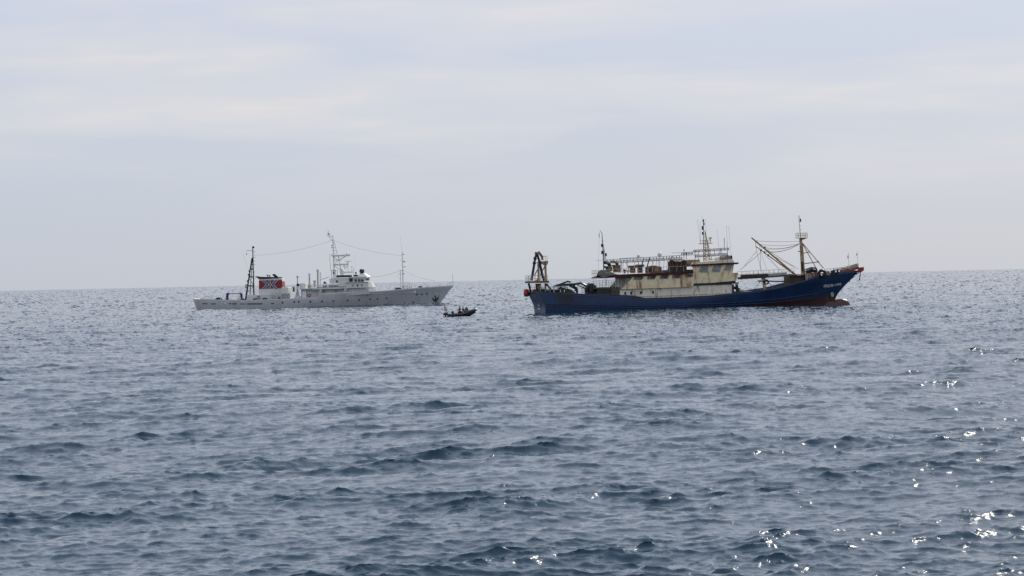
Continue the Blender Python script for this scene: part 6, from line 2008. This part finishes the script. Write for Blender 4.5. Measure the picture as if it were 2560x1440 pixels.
# ------------------------------------------------------------------ people
SKIN = mat("skin", (0.36, 0.20, 0.13), 0.55)
def skinned(name, joints, edges, material, parent, levels=2, root=0):
    me = bpy.data.meshes.new(name)
    me.from_pydata([j[0] for j in joints], edges, [])
    o = bpy.data.objects.new(name, me); COL.objects.link(o)
    md = o.modifiers.new("skin", 'SKIN'); md.use_smooth_shade = True
    for i, j in enumerate(joints):
        sv = me.skin_vertices[0].data[i]
        sv.radius = j[1] if isinstance(j[1], tuple) else (j[1], j[1])
        sv.use_root = (i == root)
    s2 = o.modifiers.new("round", 'SUBSURF'); s2.levels = levels; s2.render_levels = levels
    me.materials.append(material)
    o.parent = parent
    return o
def person(frame, base, pose, label, vest_col, trousers, sleeve, cap):
    """base: seat or foot point in the boat's frame; pose: joint positions relative to base, x towards the bow"""
    M = frame.M @ Matrix.Translation(base)
    e = empty("person", M)
    J = {k: Vector(v) for k, v in pose.items()}
    names = list(J)
    rad = dict(pelvis=(0.165, 0.13), belly=(0.16, 0.125), chest=(0.185, 0.135), neckb=0.075, neck=0.058, headm=0.10, headt=0.085,
               sh_l=0.075, el_l=0.05, wr_l=0.036, hand_l=0.042, sh_r=0.075, el_r=0.05, wr_r=0.036, hand_r=0.042,
               hip_l=0.105, kn_l=0.075, an_l=0.052, toe_l=0.045, hip_r=0.105, kn_r=0.075, an_r=0.052, toe_r=0.045)
    chain = [("pelvis", "belly"), ("belly", "chest"), ("chest", "neckb"), ("neckb", "neck"), ("chest", "sh_l"), ("sh_l", "el_l"), ("el_l", "wr_l"), ("wr_l", "hand_l"),
             ("chest", "sh_r"), ("sh_r", "el_r"), ("el_r", "wr_r"), ("wr_r", "hand_r"), ("pelvis", "hip_l"), ("hip_l", "kn_l"), ("kn_l", "an_l"), ("an_l", "toe_l"), ("pelvis", "hip_r"), ("hip_r", "kn_r"), ("kn_r", "an_r"), ("an_r", "toe_r")]
    names = [k for k in names if k not in ('headm', 'headt')]
    joints = [(J[k], rad[k]) for k in names]
    ix = {k: i for i, k in enumerate(names)}
    body = skinned("body", joints, [(ix[a], ix[c]) for a, c in chain], sleeve, e, 2, ix["pelvis"])
    # bare face and hands, clothing over the trunk and legs
    hd = (J["headm"] + J["headt"]) / 2
    fwd = Vector((1, -0.25, 0)).normalized(); up = Vector((0, 0, 1)); sd_ = up.cross(fwd)
    f_ = MB(); f_.ball((0, 0, 0), 0.108, 16, 0.95, 0.80, 1.18)
    f_.v = [tuple(hd + fwd * p[0] + sd_ * p[1] + up * (p[2] - 0.005)) for p in f_.v]
    head = f_.build("head", SKIN, e, smooth=True)
    m_ = MB(); m_.path([J["neckb"], J["neck"], hd - Vector((0, 0, 0.05))], [0.07, 0.058, 0.062], 10); m_.build("neck", SKIN, head, smooth=True)
    def at(fx, sy, uz): return hd + fwd * fx + sd_ * sy + up * uz
    m_ = MB(); m_.path([at(0.098, 0, 0.02), at(0.122, 0, -0.025), at(0.10, 0, -0.035)], [0.010, 0.017, 0.012], 6); m_.build("nose", SKIN, head, smooth=True)
    for s_ in (-1, 1):
        m_ = MB(); m_.ball(at(0.092, s_ * 0.034, 0.012), 0.012, 8); m_.build("eye", M_BLACK, head)
        m_ = MB(); m_.ball(at(0.0, s_ * 0.088, -0.005), 0.03, 8, 0.7, 0.4, 1.1); m_.build("ear", SKIN, head, smooth=True)
    m_ = MB(); m_.path([at(0.088, -0.025, -0.065), at(0.096, 0, -0.067), at(0.088, 0.025, -0.065)], 0.007, 5); m_.build("mouth", mat("lips", (0.25, 0.09, 0.07), 0.5), head)
    m_ = MB(); m_.lathe(hd + up * 0.03, up, [(0.112, 0.0), (0.116, 0.03), (0.105, 0.085), (0.06, 0.118), (0.01, 0.125)], 16)
    m_.build("helmet", cap, e, smooth=True)
    # buoyancy vest
    tr = [J["belly"] + Vector((0, 0, -0.10)), J["belly"], J["chest"], J["chest"] + Vector((0, 0, 0.14))]
    vs, fs = [], []
    nn_ = 18
    for p, (ra, rb_) in zip(tr, ((0.165, 0.21), (0.175, 0.215), (0.185, 0.225), (0.12, 0.15))):
        for k in range(nn_):
            a4 = 2 * math.pi * k / nn_
            vs.append(p + Vector((ra * math.cos(a4), rb_ * math.sin(a4), 0)))
    for i in range(3):
        for k in range(nn_):
            fs.append((i * nn_ + k, i * nn_ + (k + 1) % nn_, (i + 1) * nn_ + (k + 1) % nn_, (i + 1) * nn_ + k))
    m_ = MB(); m_.add(vs, fs); m_.build("life_vest", vest_col, e, smooth=True)
    # trousers and boots over the legs
    for s_ in ("l", "r"):
        m_ = MB(); m_.path([J["pelvis"].lerp(J["hip_" + s_], 0.6), J["hip_" + s_], J["hip_" + s_].lerp(J["kn_" + s_], 0.5), J["kn_" + s_], J["kn_" + s_].lerp(J["an_" + s_], 0.5), J["an_" + s_]], [0.13, 0.125, 0.108, 0.09, 0.078, 0.068], 12); m_.build("trouser_leg", trousers, e, smooth=True)
        m_ = MB(); m_.path([J["an_" + s_] + Vector((0, 0, 0.06)), J["an_" + s_] + Vector((0.0, 0, -0.02)), J["toe_" + s_]], [0.07, 0.068, 0.05], 10); m_.build("boot", M_BLACK, e, smooth=True)
        # hand: palm, four unequal fingers and a thumb curled towards the grip
        wr, hn = J["wr_" + s_], J["hand_" + s_]
        d = (hn - wr).normalized(); ac = d.cross(Vector((0, 0, 1))).normalized() if abs(d.z) < 0.95 else Vector((0, 1, 0)); dn = d.cross(ac).normalized()
        if dn.z > 0: dn = -dn
        m_ = MB(); m_.path([wr, hn], [0.034, 0.042], 8)
        for i, L_ in enumerate((0.066, 0.076, 0.072, 0.056)):
            b0 = hn + ac * (-0.03 + 0.02 * i) - d * 0.01
            m_.path([b0, b0 + d * L_ * 0.5 + dn * 0.012, b0 + d * L_ * 0.62 + dn * 0.045, b0 + d * L_ * 0.3 + dn * 0.065], [0.0095, 0.009, 0.0085, 0.007], 6)
        b0 = wr.lerp(hn, 0.4) - ac * 0.036
        m_.path([b0, b0 - ac * 0.03 + d * 0.03 + dn * 0.01, b0 - ac * 0.02 + d * 0.055 + dn * 0.04], [0.012, 0.011, 0.009], 6)
        m_.build("hand", SKIN, e, smooth=True)
    tag(e, label, "person", "people in the inflatable boat")
    return e
VEST_D = mat("dull_red_vest", (0.26, 0.045, 0.035), 0.7, vary=0.15, vscale=5)
VEST_O = mat("orange_red_vest", (0.50, 0.075, 0.03), 0.7, vary=0.15, vscale=5)
NAVY = mat("navy_work_clothes", (0.018, 0.020, 0.032), 0.85)
DARKC = mat("dark_work_jacket", (0.03, 0.03, 0.042), 0.85)
HELM = mat("dark_helmet", (0.028, 0.030, 0.045), 0.35)
# first figure: standing astride at the wheel, leaning back on one arm
hx = rb(1270, 350, 0)
foot = Vector((hx.x - 0.02, -0.05, 0.221))
H = hx.z + 0.10 - 0.221
s = H / 1.72
def P3(d):
    return {k: (v[0] * s, v[1] * s, v[2] * s) for k, v in d.items()}
person(FR, foot, P3(dict(pelvis=(-0.05, 0, 0.92), belly=(-0.03, 0, 1.08), chest=(-0.02, 0, 1.28), neckb=(0, 0, 1.42), neck=(0.005, 0, 1.47), headm=(0.01, 0, 1.56), headt=(0.01, 0, 1.66),
       sh_l=(-0.03, 0.19, 1.37), el_l=(0.16, 0.24, 1.16), wr_l=(0.36, 0.18, 1.12), hand_l=(0.44, 0.16, 1.11),
       sh_r=(-0.04, -0.19, 1.37), el_r=(-0.22, -0.25, 1.14), wr_r=(-0.38, -0.26, 0.94), hand_r=(-0.43, -0.26, 0.88),
       hip_l=(-0.05, 0.10, 0.88), kn_l=(0.05, 0.22, 0.48), an_l=(0.0, 0.22, 0.09), toe_l=(0.14, 0.24, 0.04), hip_r=(-0.05, -0.10, 0.88), kn_r=(0.04, -0.24, 0.48), an_r=(-0.02, -0.24, 0.09), toe_r=(0.12, -0.27, 0.04))),
       "taller person in a dull red vest leaning back on one arm in the boat", VEST_D, NAVY, DARKC, HELM)
# second figure: seated on the jockey seat, hands to the console
hx = rb(1440, 365, 0)
seat = Vector((hx.x - 0.02, 0.0, hx.z - 0.80))
person(FR, seat, dict(pelvis=(0, 0, 0.11), belly=(0.0, 0, 0.25), chest=(-0.01, 0, 0.44), neckb=(0, 0, 0.58), neck=(0.005, 0, 0.63), headm=(0.01, 0, 0.72), headt=(0.01, 0, 0.82),
       sh_l=(-0.01, 0.19, 0.53), el_l=(0.08, 0.26, 0.28), wr_l=(0.28, 0.16, 0.24), hand_l=(0.36, 0.13, 0.26),
       sh_r=(-0.01, -0.19, 0.53), el_r=(0.05, -0.27, 0.28), wr_r=(0.26, -0.18, 0.22), hand_r=(0.34, -0.15, 0.25),
       hip_l=(0.02, 0.11, 0.09), kn_l=(0.36, 0.28, -0.04), an_l=(0.30, 0.30, -0.40), toe_l=(0.44, 0.32, -0.45), hip_r=(0.02, -0.11, 0.09), kn_r=(0.36, -0.28, -0.04), an_r=(0.30, -0.30, -0.40), toe_r=(0.44, -0.32, -0.45)),
       "seated person in a bright orange red vest at the boat's console", VEST_O, NAVY, DARKC, HELM)
